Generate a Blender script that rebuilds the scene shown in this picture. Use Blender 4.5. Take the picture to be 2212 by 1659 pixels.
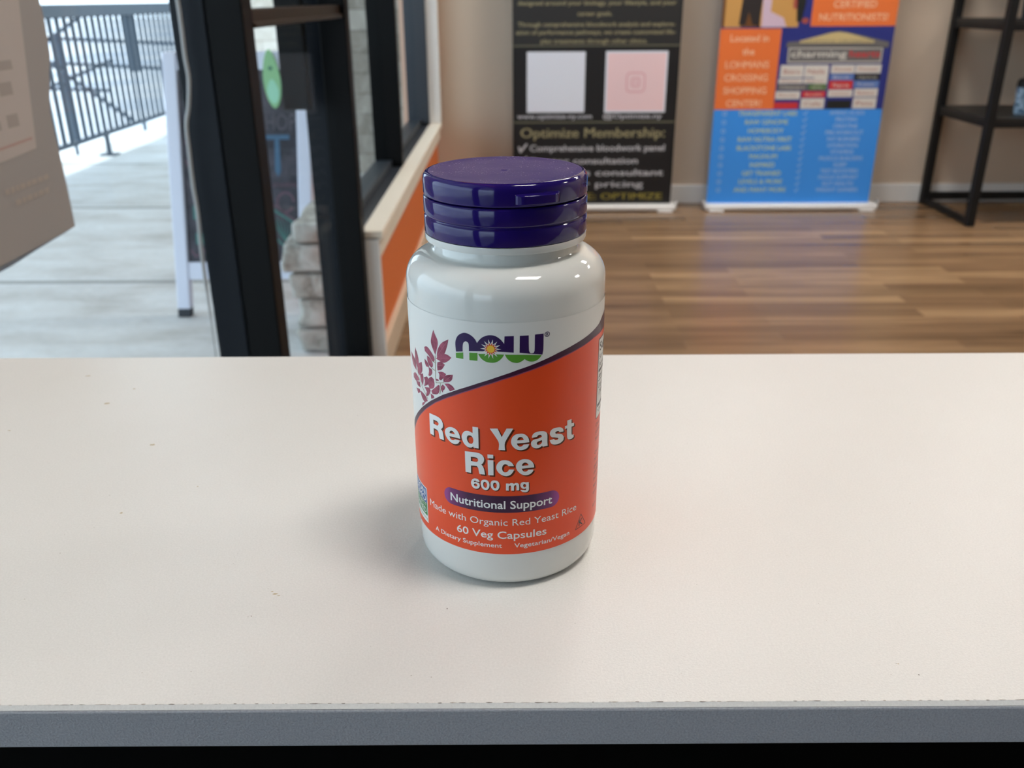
import bpy, bmesh, math, random
from mathutils import Vector, Matrix
from mathutils.geometry import tessellate_polygon

for _o in list(bpy.data.objects):
    bpy.data.objects.remove(_o, do_unlink=True)
SC = bpy.context.scene
COL = SC.collection
R = math.radians
random.seed(7)

# ------------------------------------------------------------------ camera
cam_data = bpy.data.cameras.new('camera')
cam = bpy.data.objects.new('camera', cam_data)
COL.objects.link(cam)
cam.location = (0.0, 0.0, 1.103)
_th, _ro = R(23.5), R(0.3)
_fw = Vector((0, math.cos(_th), -math.sin(_th)))
_up0 = Vector((0, math.sin(_th), math.cos(_th)))
_rt0 = Vector((1, 0, 0))
_rt = math.cos(_ro) * _rt0 - math.sin(_ro) * _up0
_up = math.sin(_ro) * _rt0 + math.cos(_ro) * _up0
cam.rotation_euler = Matrix(((_rt.x, _up.x, -_fw.x), (_rt.y, _up.y, -_fw.y), (_rt.z, _up.z, -_fw.z))).to_euler()
cam_data.sensor_width = 36.0
cam_data.lens = 1920.0 / 2212.0 * 36.0
cam_data.clip_start = 0.01
cam_data.clip_end = 400
cam_data.dof.use_dof = True
cam_data.dof.focus_distance = 0.283
cam_data.dof.aperture_fstop = 20.0
SC.camera = cam

# ------------------------------------------------------------------ view, world, sun
SC.view_settings.view_transform = 'Standard'
SC.view_settings.look = 'None'
SC.view_settings.gamma = 1.0
SC.view_settings.exposure = 0.0
SC.view_settings.use_curve_mapping = False

world = bpy.data.worlds.new('overcast_sky')
SC.world = world
world.use_nodes = True
_bg = world.node_tree.nodes['Background']
_bg.inputs[0].default_value = (0.74, 0.88, 1.0, 1)
_bg.inputs[1].default_value = 3.4

sun_data = bpy.data.lights.new('sun', 'SUN')
sun_data.energy = 3.0
sun_data.angle = R(1.5)
sun_data.color = (1.0, 0.96, 0.9)
sun = bpy.data.objects.new('sun', sun_data)
COL.objects.link(sun)
sun.rotation_euler = Vector((0.45, 0.5, -1.0)).to_track_quat('-Z', 'Y').to_euler()

CEILING_LAMP_STRENGTH = 34.5

# ------------------------------------------------------------------ helpers
def srgb(r, g, b):
    f = lambda c: (c / 255 / 12.92) if c / 255 <= 0.04045 else ((c / 255 + 0.055) / 1.055) ** 2.4
    return (f(r), f(g), f(b), 1.0)

MATS = {}
def mat(name, col, rough=0.5, spec=0.5, metal=0.0, emit=None, es=0.0, coat=0.0):
    if name in MATS:
        return MATS[name]
    m = bpy.data.materials.new(name)
    m.use_nodes = True
    b = m.node_tree.nodes['Principled BSDF']
    b.inputs['Base Color'].default_value = col
    b.inputs['Roughness'].default_value = rough
    b.inputs['Specular IOR Level'].default_value = spec
    b.inputs['Metallic'].default_value = metal
    b.inputs['Coat Weight'].default_value = coat
    if emit:
        b.inputs['Emission Color'].default_value = emit
        b.inputs['Emission Strength'].default_value = es
    MATS[name] = m
    return m

def nd(m, typ, **kw):
    n = m.node_tree.nodes.new(typ)
    for k, v in kw.items():
        setattr(n, k, v)
    return n

def ln(m, a, b):
    m.node_tree.links.new(a, b)

def coords(m, scale=(1, 1, 1), kind='Object', rot=(0, 0, 0)):
    tc = nd(m, 'ShaderNodeTexCoord')
    mp = nd(m, 'ShaderNodeMapping')
    mp.inputs['Scale'].default_value = scale
    mp.inputs['Rotation'].default_value = rot
    ln(m, tc.outputs[kind], mp.inputs[0])
    return mp.outputs[0]

def noise(m, vec, scale, detail=3, rough=0.5, dist=0.0):
    n = nd(m, 'ShaderNodeTexNoise')
    n.inputs['Scale'].default_value = scale
    n.inputs['Detail'].default_value = detail
    n.inputs['Roughness'].default_value = rough
    n.inputs['Distortion'].default_value = dist
    if vec is not None:
        ln(m, vec, n.inputs['Vector'])
    return n.outputs['Fac']

def ramp(m, fac, stops):
    r = nd(m, 'ShaderNodeValToRGB')
    els = r.color_ramp.elements
    while len(els) < len(stops):
        els.new(0.5)
    for e, (p, c) in zip(els, stops):
        e.position = p
        e.color = c
    ln(m, fac, r.inputs[0])
    return r.outputs[0]

def bump(m, h, strength, dist, prev=None):
    b = nd(m, 'ShaderNodeBump')
    b.inputs['Strength'].default_value = strength
    b.inputs['Distance'].default_value = dist
    ln(m, h, b.inputs['Height'])
    ln(m, b.outputs[0], m.node_tree.nodes['Principled BSDF'].inputs['Normal'])
    return b

def basecol(m, c):
    ln(m, c, m.node_tree.nodes['Principled BSDF'].inputs['Base Color'])

def mixc(m, fac, a, b, typ='MIX'):
    x = nd(m, 'ShaderNodeMix', data_type='RGBA', blend_type=typ)
    if isinstance(fac, (int, float)):
        x.inputs[0].default_value = fac
    else:
        ln(m, fac, x.inputs[0])
    for i, v in ((6, a), (7, b)):
        if isinstance(v, tuple):
            x.inputs[i].default_value = v
        else:
            ln(m, v, x.inputs[i])
    return x.outputs[2]

class MB:
    """collects geometry for ONE mesh"""
    def __init__(s):
        s.v, s.f, s.m, s.sm = [], [], [], []
    def add(s, vs, fs, mi=0, smooth=False):
        n = len(s.v)
        s.v += [tuple(v) for v in vs]
        for f in fs:
            s.f.append(tuple(n + i for i in f)); s.m.append(mi); s.sm.append(smooth)
    def box(s, x0, x1, y0, y1, z0, z1, mi=0):
        s.add([(x0, y0, z0), (x1, y0, z0), (x1, y1, z0), (x0, y1, z0), (x0, y0, z1), (x1, y0, z1), (x1, y1, z1), (x0, y1, z1)],
              [(0, 3, 2, 1), (4, 5, 6, 7), (0, 1, 5, 4), (1, 2, 6, 5), (2, 3, 7, 6), (3, 0, 4, 7)], mi)
    def bar(s, a, b, w, d, mi=0, side=None):
        """box-section bar from a to b"""
        a, b = Vector(a), Vector(b)
        t = (b - a).normalized()
        u = side if side is not None else Vector((0, 0, 1)).cross(t)
        u = Vector(u)
        if u.length < 1e-4:
            u = Vector((1, 0, 0))
        u.normalize()
        n = t.cross(u).normalized()
        vs = []
        for p in (a, b):
            for i, j in ((-1, -1), (1, -1), (1, 1), (-1, 1)):
                vs.append(p + u * i * w / 2 + n * j * d / 2)
        s.add(vs, [(0, 3, 2, 1), (4, 5, 6, 7), (0, 1, 5, 4), (1, 2, 6, 5), (2, 3, 7, 6), (3, 0, 4, 7)], mi)
    def tube(s, pts, r, n=10, mi=0, cap=True):
        pts = [Vector(p) for p in pts]
        rings = []
        up = None
        for i, p in enumerate(pts):
            t = (pts[min(i + 1, len(pts) - 1)] - pts[max(i - 1, 0)]).normalized()
            if up is None:
                up = Vector((0, 0, 1)) if abs(t.z) < 0.9 else Vector((1, 0, 0))
            u = t.cross(up).normalized()
            up = u.cross(t).normalized()
            rr = r[i] if isinstance(r, (list, tuple)) else r
            rings.append([p + (u * math.cos(2 * math.pi * k / n) + up * math.sin(2 * math.pi * k / n)) * rr for k in range(n)])
        vs = [v for g in rings for v in g]
        fs = []
        for i in range(len(rings) - 1):
            for k in range(n):
                a, b = i * n + k, i * n + (k + 1) % n
                fs.append((a, a + n, b + n, b))
        s.add(vs, fs, mi, True)
        if cap:
            s.add(rings[0], [tuple(range(n))], mi)
            s.add(rings[-1], [tuple(reversed(range(n)))], mi)
    def lathe(s, prof, n=96, mi=0, c=(0, 0), close=True):
        """prof: (r, z) from the axis at the bottom to the axis at the top"""
        vs = []
        for r, z in prof:
            for k in range(n):
                a = 2 * math.pi * k / n
                vs.append((c[0] + r * math.cos(a), c[1] + r * math.sin(a), z))
        fs = []
        for i in range(len(prof) - 1):
            for k in range(n):
                a, b = i * n + k, i * n + (k + 1) % n
                fs.append((a, b, b + n, a + n))
        s.add(vs, fs, mi, True)
        if close:
            m = len(prof) - 1
            s.add(vs[:n], [tuple(reversed(range(n)))], mi)
            s.add(vs[m * n:], [tuple(range(n))], mi)
    def build(s, name, mats, parent=None, bevel=0.0, sharp=35, weld=False):
        me = bpy.data.meshes.new(name)
        me.from_pydata(s.v, [], s.f)
        if not isinstance(mats, (list, tuple)):
            mats = [mats]
        for m in mats:
            me.materials.append(m)
        me.polygons.foreach_set('material_index', s.m)
        me.polygons.foreach_set('use_smooth', s.sm)
        me.update()
        if weld:
            bm = bmesh.new(); bm.from_mesh(me)
            bmesh.ops.remove_doubles(bm, verts=bm.verts, dist=1e-6)
            bm.to_mesh(me); bm.free()
        if any(s.sm):
            me.set_sharp_from_angle(angle=R(sharp))
        o = bpy.data.objects.new(name, me)
        COL.objects.link(o)
        if parent is not None:
            o.parent = parent
            o.location = -_wloc(parent)
        if bevel:
            b = o.modifiers.new('bevel', 'BEVEL')
            b.width = bevel; b.segments = 2; b.limit_method = 'ANGLE'
        return o

def _wloc(o):
    v = Vector(o.location)
    while o.parent is not None:
        o = o.parent
        v += Vector(o.location)
    return v

def thing(name, label, cat, loc, group=None):
    o = bpy.data.objects.new(name, None)
    COL.objects.link(o)
    o.location = loc
    o.empty_display_size = 0.05
    return tag(o, label, cat, group)

def tag(o, label, cat=None, group=None):
    o['label'] = label
    if cat:
        o['category'] = cat
    if group:
        o['group'] = group
    return o

def struct(o):
    o['kind'] = 'structure'
    return o

# ---- flat artwork (2-D polygons and lettering) that is printed on a surface
class Art:
    def __init__(s):
        s.items = []          # (verts2d, tris, material index, layer)
    def poly(s, pts, mi, layer=1):
        pts = [Vector((p[0], p[1], 0)) for p in pts]
        tr = tessellate_polygon([pts])
        vs = [(p.x, p.y) for p in pts]
        s.items.append((vs, [tuple(t) for t in tr], mi, layer))
    def rect(s, x0, x1, y0, y1, mi, layer=1):
        s.poly([(x0, y0), (x1, y0), (x1, y1), (x0, y1)], mi, layer)
    def ellipse(s, cx, cy, rx, ry, mi, layer=1, n=28):
        s.poly([(cx + rx * math.cos(2 * math.pi * k / n), cy + ry * math.sin(2 * math.pi * k / n)) for k in range(n)], mi, layer)
    def line(s, pts, w, mi, layer=1, closed=False):
        P = [Vector(p) for p in pts]
        if closed:
            P = P + [P[0]]
        for a, b in zip(P[:-1], P[1:]):
            d = (b - a)
            if d.length < 1e-9:
                continue
            d.normalize()
            n = Vector((-d.y, d.x)) * w / 2
            e = d * w * 0.12
            s.items.append(([tuple(a - n - e), tuple(b - n + e), tuple(b + n + e), tuple(a + n - e)], [(0, 1, 2), (0, 2, 3)], mi, layer))
    def ribbon(s, pts, w, mi, layer=1):
        """mitred stroke along a path"""
        P = [Vector(p) for p in pts]
        L, Rr = [], []
        for i, p in enumerate(P):
            t = P[min(i + 1, len(P) - 1)] - P[max(i - 1, 0)]
            t.normalize()
            n = Vector((-t.y, t.x))
            k = 1.0
            if 0 < i < len(P) - 1:
                d = (P[i] - P[i - 1]).normalized()
                k = 1.0 / max(0.5, abs(Vector((-d.y, d.x)).dot(n)))
            L.append(p + n * w / 2 * k); Rr.append(p - n * w / 2 * k)
        for i in range(len(P) - 1):
            s.items.append(([tuple(Rr[i]), tuple(Rr[i + 1]), tuple(L[i + 1]), tuple(L[i])], [(0, 1, 2), (0, 2, 3)], mi, layer))
    def text(s, body, x0, y0, cap, mi, layer=1, x1=None, bold=0.0, center=None, mirror=False):
        """body with cap height cap, baseline y0, from x0 (to x1)"""
        wide = 0.0
        if 'M' in body and bold > 0:      # thickened by doubling: the offset outline of this letter folds over
            wide, bold = bold, 0.0
        vs, fs, capu = _glyphs(body, bold)
        if not vs:
            return
        xs = [v[0] for v in vs]
        lo, hi = min(xs), max(xs)
        sy = cap / capu
        sx = sy if x1 is None else (x1 - x0) / (hi - lo)
        if center is not None:
            x0 = center - (hi - lo) * sx / 2
        for k, d in enumerate((0.0,) if not wide else (-wide, -wide / 3, wide / 3, wide)):
            s.items.append(([(x0 + (v[0] - lo + d) * sx, y0 + v[1] * sy) for v in vs], fs, mi, layer + 0.2 * k))

_cap = {}
def _glyphs(body, bold):
    c = bpy.data.curves.new('lettering', 'FONT')
    c.body = body
    c.size = 1.0
    c.offset = bold
    c.resolution_u = 3
    o = bpy.data.objects.new('lettering', c)
    COL.objects.link(o)
    dg = bpy.context.evaluated_depsgraph_get()
    me = bpy.data.meshes.new_from_object(o.evaluated_get(dg))
    vs = [(v.co.x, v.co.y) for v in me.vertices]
    fs = [tuple(p.vertices) for p in me.polygons]
    bpy.data.meshes.remove(me)
    bpy.data.objects.remove(o, do_unlink=True)
    bpy.data.curves.remove(c)
    if 'H' not in _cap:
        _cap['H'] = 1.0
        h = _glyphs('H', 0.0)[0]
        _cap['H'] = max(v[1] for v in h)
    return vs, fs, _cap['H'] + bold

def art_plane(mb, art, fn):
    """fn(x, y, layer) -> 3-D point"""
    for vs, fs, mi, layer in art.items:
        out = []
        for f in fs:
            # keep faces wound counter-clockwise seen from the front
            a = sum(vs[f[i]][0] * vs[f[(i + 1) % len(f)]][1] - vs[f[(i + 1) % len(f)]][0] * vs[f[i]][1] for i in range(len(f)))
            if abs(a) < 1e-14:
                continue
            out.append(f if a > 0 else tuple(reversed(f)))
        mb.add([fn(x, y, layer) for x, y in vs], out, mi)

def art_wrap(mb, art, fn, step):
    """the same for a curved surface: slices every face at multiples of step in x"""
    for vs, fs, mi, layer in art.items:
        bm = bmesh.new()
        bv = [bm.verts.new((x, y, 0)) for x, y in vs]
        for f in fs:
            a = sum(vs[f[i]][0] * vs[f[(i + 1) % len(f)]][1] - vs[f[(i + 1) % len(f)]][0] * vs[f[i]][1] for i in range(len(f)))
            if abs(a) < 1e-12:
                continue
            f = f if a > 0 else tuple(reversed(f))
            try:
                bm.faces.new([bv[i] for i in f])
            except ValueError:
                pass
        x0, x1 = min(v[0] for v in vs), max(v[0] for v in vs)
        k = math.floor(x0 / step) + 1
        while k * step < x1:
            bmesh.ops.bisect_plane(bm, geom=bm.verts[:] + bm.edges[:] + bm.faces[:], plane_co=(k * step, 0, 0), plane_no=(1, 0, 0))
            k += 1
        bm.verts.ensure_lookup_table()
        bm.verts.index_update()
        mb.add([fn(v.co.x, v.co.y, layer) for v in bm.verts], [tuple(v.index for v in f.verts) for f in bm.faces], mi, True)
        bm.free()

def _arc(cx, cy, rx, ry, a0, a1, n=14):
    return [(cx + rx * math.cos(R(a0 + (a1 - a0) * k / n)), cy + ry * math.sin(R(a0 + (a1 - a0) * k / n))) for k in range(n + 1)]

def smooth(pts, corner=42, sub=4):
    """rounds a closed outline between its sharp corners"""
    P = [Vector(p) for p in pts]
    n = len(P)
    sharp = []
    for i in range(n):
        a, b = P[i] - P[i - 1], P[(i + 1) % n] - P[i]
        sharp.append(a.length < 1e-9 or b.length < 1e-9 or a.angle(b) > R(corner))
    out = []
    for i in range(n):
        j = (i + 1) % n
        p1, p2 = P[i], P[j]
        out.append(tuple(p1))
        if sharp[i] and sharp[j]:
            continue
        p0 = p1 - (p2 - p1) * 0.4 if sharp[i] else P[i - 1]
        p3 = p2 + (p2 - p1) * 0.4 if sharp[j] else P[(j + 1) % n]
        L = (p2 - p1).length
        t1 = (p2 - p0) * 0.5; t2 = (p3 - p1) * 0.5
        for t in (t1, t2):
            if t.length > L * 1.1:
                t *= L * 1.1 / t.length
        for k in range(1, sub):
            q = k / sub
            h = (2 * q ** 3 - 3 * q ** 2 + 1) * p1 + (q ** 3 - 2 * q ** 2 + q) * t1 + (3 * q ** 2 - 2 * q ** 3) * p2 + (q ** 3 - q ** 2) * t2
            out.append(tuple(h))
    return out

def letter(art, loops, mi, layer, dx=0.0, dy=0.0):
    loops = [[Vector((p[0] + dx, p[1] + dy, 0)) for p in smooth(l)] for l in loops]
    tr = tessellate_polygon(loops)
    art.items.append(([(p.x, p.y) for l in loops for p in l], [tuple(t) for t in tr], mi, layer))

# ------------------------------------------------------------------ materials
M = {}
M['wall'] = m = mat('warm_wall_paint', srgb(211, 193, 173), 0.75)
bump(m, noise(m, coords(m), 90, 3), 0.12, 0.004)
M['orange'] = m = mat('orange_wall_paint', srgb(214, 112, 52), 0.6)
bump(m, noise(m, coords(m), 90, 3), 0.12, 0.004)
M['white_trim'] = mat('white_trim_paint', srgb(238, 238, 236), 0.35)
M['ceiling'] = m = mat('ceiling_tile', srgb(120, 118, 116), 0.9)
M['black_metal'] = mat('black_anodised_aluminium', srgb(8, 9, 10), 0.5, 0.15)
M['black_tube'] = mat('black_powder_coat', srgb(17, 18, 20), 0.5, 0.3)
M['bronze'] = mat('dark_bronze', srgb(50, 38, 27), 0.35, 0.5, 0.6)
M['chrome'] = mat('brushed_aluminium', (0.86, 0.85, 0.83, 1), 0.35, 0.5, 0.35)
M['rubber'] = mat('dark_rubber', srgb(52, 56, 62), 0.8)
M['board_white'] = mat('white_plastic_frame', srgb(214, 219, 235), 0.5)
M['rail_metal'] = mat('blue_grey_railing_paint', srgb(54, 68, 82), 0.5)
M['diffuser'] = mat('lamp_diffuser', (0.9, 0.9, 0.9, 1), 0.5, 0.2, 0, (1.0, 0.955, 0.90, 1), CEILING_LAMP_STRENGTH)

# clear glazing
g = bpy.data.materials.new('clear_glass'); g.use_nodes = True
nt = g.node_tree; nt.nodes.clear()
go = nt.nodes.new('ShaderNodeOutputMaterial'); gm = nt.nodes.new('ShaderNodeMixShader')
gt = nt.nodes.new('ShaderNodeBsdfTransparent'); gg = nt.nodes.new('ShaderNodeBsdfGlossy')
gt.inputs[0].default_value = (0.93, 0.96, 0.975, 1)
gg.inputs['Roughness'].default_value = 0.02
# reflectance by viewing angle, the same for both faces of the pane
ge = nt.nodes.new('ShaderNodeNewGeometry'); dt = nt.nodes.new('ShaderNodeVectorMath'); dt.operation = 'DOT_PRODUCT'
nt.links.new(ge.outputs['Incoming'], dt.inputs[0]); nt.links.new(ge.outputs['Normal'], dt.inputs[1])
prev = dt.outputs['Value']
for op, a0, a1 in (('ABSOLUTE', None, None), ('SUBTRACT', 1.0, None), ('POWER', None, 5.0), ('MULTIPLY', None, 0.03), ('ADD', None, 0.014)):
    q = nt.nodes.new('ShaderNodeMath'); q.operation = op
    if a0 is not None:
        q.inputs[0].default_value = a0; nt.links.new(prev, q.inputs[1])
    else:
        nt.links.new(prev, q.inputs[0])
        if a1 is not None:
            q.inputs[1].default_value = a1
    prev = q.outputs[0]
nt.links.new(prev, gm.inputs[0]); nt.links.new(gt.outputs[0], gm.inputs[1]); nt.links.new(gg.outputs[0], gm.inputs[2]); nt.links.new(gm.outputs[0], go.inputs[0])
M['glass'] = g

# wood plank floor
M['floor'] = m = mat('wood_plank_floor', (0.2, 0.12, 0.07, 1), 0.27, 0.5)
vec = coords(m)
br = nd(m, 'ShaderNodeTexBrick')
br.offset = 0.37; br.offset_frequency = 2; br.squash = 1.0
br.inputs['Color1'].default_value = (0, 0, 0, 1); br.inputs['Color2'].default_value = (1, 1, 1, 1); br.inputs['Mortar'].default_value = (0.3, 0.3, 0.3, 1)
br.inputs['Scale'].default_value = 1.0; br.inputs['Mortar Size'].default_value = 0.0012; br.inputs['Bias'].default_value = 0.0
br.inputs['Brick Width'].default_value = 0.95; br.inputs['Row Height'].default_value = 0.083
ln(m, vec, br.inputs['Vector'])
v2 = coords(m, (1.3, 22, 1))
n1 = noise(m, v2, 1.0, 5, 0.6, 0.6)
v3 = coords(m, (0.5, 5, 1))
n2 = noise(m, v3, 1.0, 2, 0.5)
plank = ramp(m, br.outputs['Color'], [(0.0, srgb(112, 88, 64)), (0.35, srgb(142, 114, 85)), (0.7, srgb(126, 100, 74)), (1.0, srgb(168, 138, 104))])
grain = ramp(m, n1, [(0.3, (0.62, 0.6, 0.58, 1)), (0.62, (1.12, 1.1, 1.08, 1))])
big = ramp(m, n2, [(0.3, (0.85, 0.84, 0.83, 1)), (0.7, (1.12, 1.12, 1.12, 1))])
basecol(m, mixc(m, 1.0, mixc(m, 1.0, plank, grain, 'MULTIPLY'), big, 'MULTIPLY'))
bump(m, n1, 0.08, 0.002)

# concrete walkway
M['concrete'] = m = mat('walkway_concrete', (0.5, 0.5, 0.5, 1), 0.8, 0.25)
n1 = noise(m, coords(m, (1, 2.2, 1)), 2.2, 6, 0.62, 0.4)
n2 = noise(m, coords(m), 30, 4, 0.6)
c = mixc(m, 1.0, ramp(m, n1, [(0.30, srgb(182, 180, 176)), (0.5, srgb(205, 206, 205)), (0.72, srgb(218, 221, 222))]), ramp(m, n2, [(0.3, (0.93, 0.93, 0.93, 1)), (0.7, (1.04, 1.04, 1.04, 1))]), 'MULTIPLY')
basecol(m, c)
bump(m, n2, 0.15, 0.004)
M['joint'] = mat('walkway_joint', srgb(155, 155, 153), 0.9)
M['asphalt'] = m = mat('pale_parking_ground', srgb(205, 205, 205), 0.9)
basecol(m, ramp(m, noise(m, coords(m), 0.35, 4), [(0.35, srgb(165, 174, 186)), (0.6, srgb(208, 207, 204))]))

def stone(name, dark, mid, light, bx, rowh, dist=0.03, joint=None):
    m = mat(name, mid, 0.9, 0.2)
    # courses: x+y along the wall, z upward
    tc = nd(m, 'ShaderNodeTexCoord'); sp = nd(m, 'ShaderNodeSeparateXYZ'); ad = nd(m, 'ShaderNodeMath', operation='ADD'); cb = nd(m, 'ShaderNodeCombineXYZ')
    ln(m, tc.outputs['Object'], sp.inputs[0]); ln(m, sp.outputs[0], ad.inputs[0]); ln(m, sp.outputs[1], ad.inputs[1])
    ln(m, ad.outputs[0], cb.inputs[0]); ln(m, sp.outputs[2], cb.inputs[1])
    b = nd(m, 'ShaderNodeTexBrick')
    b.offset = 0.43
    b.inputs['Color1'].default_value = dark; b.inputs['Color2'].default_value = light
    b.inputs['Mortar'].default_value = joint or tuple(x * 0.55 for x in dark[:3]) + (1,)
    b.inputs['Scale'].default_value = 1.0; b.inputs['Mortar Size'].default_value = 0.006; b.inputs['Mortar Smooth'].default_value = 0.5
    b.inputs['Brick Width'].default_value = bx; b.inputs['Row Height'].default_value = rowh
    ln(m, cb.outputs[0], b.inputs['Vector'])
    n = noise(m, tc.outputs['Object'], 9, 6, 0.65, 0.8)
    c = mixc(m, 0.55, b.outputs['Color'], ramp(m, n, [(0.3, dark), (0.55, mid), (0.75, light)]))
    basecol(m, c)
    bump(m, n, 0.7, dist)
    return m
M['stone'] = stone('grey_rubble_stone', srgb(120, 114, 105), srgb(165, 160, 150), srgb(205, 202, 194), 0.34, 0.13)
M['limestone'] = stone('pale_limestone', srgb(150, 143, 128), srgb(180, 176, 168), srgb(196, 194, 189), 0.5, 0.16)

# ------------------------------------------------------------------ the room
mb = MB(); mb.box(-0.60, 5.6, -8.2, 5.32, -0.06, 0.0)
struct(mb.build('floor', M['floor']))
mb = MB(); mb.box(-0.60, 5.6, -8.2, 5.32, 3.6, 3.68)
struct(mb.build('ceiling', M['ceiling']))
mb = MB(); mb.box(-0.60, 5.6, 5.18, 5.32, 0, 3.6)
struct(mb.build('wall_back', M['wall']))
mb = MB(); mb.box(5.5, 5.6, -8.1, 5.18, 0, 3.6)
struct(mb.build('wall_right', M['wall']))
mb = MB(); mb.box(-0.60, 5.6, -8.2, -8.1, 0, 3.6)
struct(mb.build('wall_front', mat('charcoal_wall_paint', srgb(74, 72, 70), 0.8)))
mb = MB(); mb.box(-0.415, 5.5, 5.165, 5.18, 0, 0.105)
struct(mb.build('baseboard_back', M['white_trim'], bevel=0.003))
# low orange wall under the shop window, and the strip beside it
mb = MB(); mb.box(-0.56, -0.415, 2.625, 5.18, 0, 0.44); mb.box(-0.56, -0.415, 5.10, 5.18, 0.44, 3.6); mb.box(-0.56, -0.415, 2.60, 5.10, 2.6, 3.6); mb.box(-0.56, -0.415, -1.9, 2.60, 2.6, 3.6)
struct(mb.build('wall_left', M['orange']))
mb = MB(); mb.box(-0.56, -0.415, -8.1, -1.9, 0, 3.6)
struct(mb.build('wall_left_rear', MATS['charcoal_wall_paint']))
mb = MB(); mb.box(-0.415, -0.395, 2.625, 5.165, 0, 0.10)
struct(mb.build('baseboard_left', mat('cream_trim_paint', srgb(214, 196, 172), 0.4), bevel=0.003))
mb = MB(); mb.box(-0.56, -0.395, 2.605, 2.625, 0, 0.45)
struct(mb.build('trim_1', M['white_trim'], bevel=0.002))
# window: sill board, casing, frame, mullions, glass
w = struct(thing('window_1', 'white-trimmed shop window with black frame above the orange wall', None, (-0.5, 3.85, 0.44)))
mb = MB(); mb.box(-0.447, -0.383, 2.605, 5.12, 0.44, 0.468); mb.box(-0.415, -0.393, 2.625, 5.10, 0.385, 0.44)
mb.build('window_sill', mat('cream_sill_paint', srgb(240, 232, 216), 0.35), w, bevel=0.003)
mb = MB(); mb.box(-0.47, -0.385, 5.075, 5.135, 0.468, 2.62)
mb.build('casing', M['white_trim'], w, bevel=0.003)
mb = MB(); mb.box(-0.56, -0.447, 2.62, 5.10, 0.44, 0.462); mb.box(-0.56, -0.49, 2.62, 5.10, 0.462, 0.49); mb.box(-0.56, -0.47, 2.60, 5.10, 2.55, 2.60); mb.box(-0.56, -0.445, 5.03, 5.075, 0.47, 2.6)
mb.build('window_frame', mat('grey_black_window_frame', srgb(48, 54, 62), 0.4), w, bevel=0.002)
mb = MB(); mb.box(-0.56, -0.447, 3.73, 3.78, 0.463, 2.55)
mb.build('mullion', M['black_metal'], w, bevel=0.002)
mb = MB(); mb.box(-0.515, -0.508, 2.60, 3.73, 0.49, 2.55); mb.box(-0.515, -0.508, 3.78, 5.03, 0.49, 2.55)
mb.build('pane', M['glass'], w)

# glazed entrance: sidelights, posts, door
w = struct(thing('window_2', 'full-height sidelight glazing left of the entrance door', None, (-0.5, -1.0, 0)))
mb = MB()
mb.box(-0.57, -0.445, -1.9, 1.6, 2.5, 2.6); mb.box(-0.57, -0.445, -1.9, 1.6, 0.0, 0.10)
for y in (-1.9, -0.35):
    mb.box(-0.57, -0.445, y, y + 0.055, 0.10, 2.5)
mb.build('window_frame', M['black_metal'], w, bevel=0.002)
mb = MB(); mb.box(-0.5665, -0.5605, -1.85, 1.6, 0.10, 2.5)
mb.build('pane', M['glass'], w)
d = struct(thing('door_1', 'black aluminium glass entrance door with a bronze push bar', None, (-0.5, 2.1, 0)))
mb = MB(); mb.box(-0.565, -0.508, 1.6, 1.655, 0, 2.6); mb.box(-0.565, -0.445, 1.655, 2.55, 2.2, 2.28); mb.box(-0.565, -0.509, 2.55, 2.605, 0, 2.6)
mb.build('door_frame', mat('navy_grey_aluminium', srgb(18, 23, 30), 0.45, 0.2), d, bevel=0.002)
mb = MB(); mb.box(-0.507, -0.445, 1.602, 1.665, 0.005, 2.2); mb.box(-0.508, -0.435, 2.54, 2.603, 0.005, 2.2); mb.box(-0.505, -0.455, 1.665, 2.54, 0.005, 0.10); mb.box(-0.505, -0.455, 1.665, 2.54, 2.1, 2.2)
mb.build('stile', M['black_metal'], d, bevel=0.003)
mb = MB(); mb.box(-0.484, -0.478, 1.66, 2.545, 0.10, 2.1)
mb.build('pane', M['glass'], d)
mb = MB(); mb.box(-0.475, -0.448, 1.66, 2.54, 1.060, 1.088); mb.box(-0.460, -0.440, 1.66, 2.54, 1.056, 1.066)
mb.build('push_bar', M['bronze'], d, bevel=0.004)
mb = MB(); mb.box(-0.594, -0.525, 2.42, 2.46, 0.835, 1.5)
mb.build('pull_handle', M['black_metal'], d, bevel=0.004)
mb = MB(); mb.box(-0.56, -0.445, 1.655, 2.55, 2.28, 2.6)
mb.build('transom', M['black_metal'], d)

# ceiling troffers
for x, y, where in ((0.72, 0.08, 'directly above the counter'), (4.2, 1.2, 'to the right of the counter lamp'), (1.0, 4.0, 'in front of the black banner'), (2.5, 4.0, 'between the blue banner and the black shelf, added to light the back wall'), (4.1, 4.0, 'above the right end of the black shelf, added to light the back wall')):  # last two are unseen, added to brighten the back of the shop
    t = thing('ceiling_light', 'rectangular white ceiling light panel ' + where, 'ceiling light', (x, y, 3.6), 'recessed ceiling lights')
    mb = MB()
    for a in ((x - .42, x + .42, y - .27, y - .25), (x - .42, x + .42, y + .25, y + .27), (x - .42, x - .40, y - .25, y + .25), (x + .40, x + .42, y - .25, y + .25)):
        mb.box(a[0], a[1], a[2], a[3], 3.575, 3.6)
    mb.build('frame', M['white_trim'], t)
    mb = MB(); mb.box(x - .40, x + .40, y - .25, y + .25, 3.585, 3.595)
    mb.build('diffuser', M['diffuser'], t)

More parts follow.
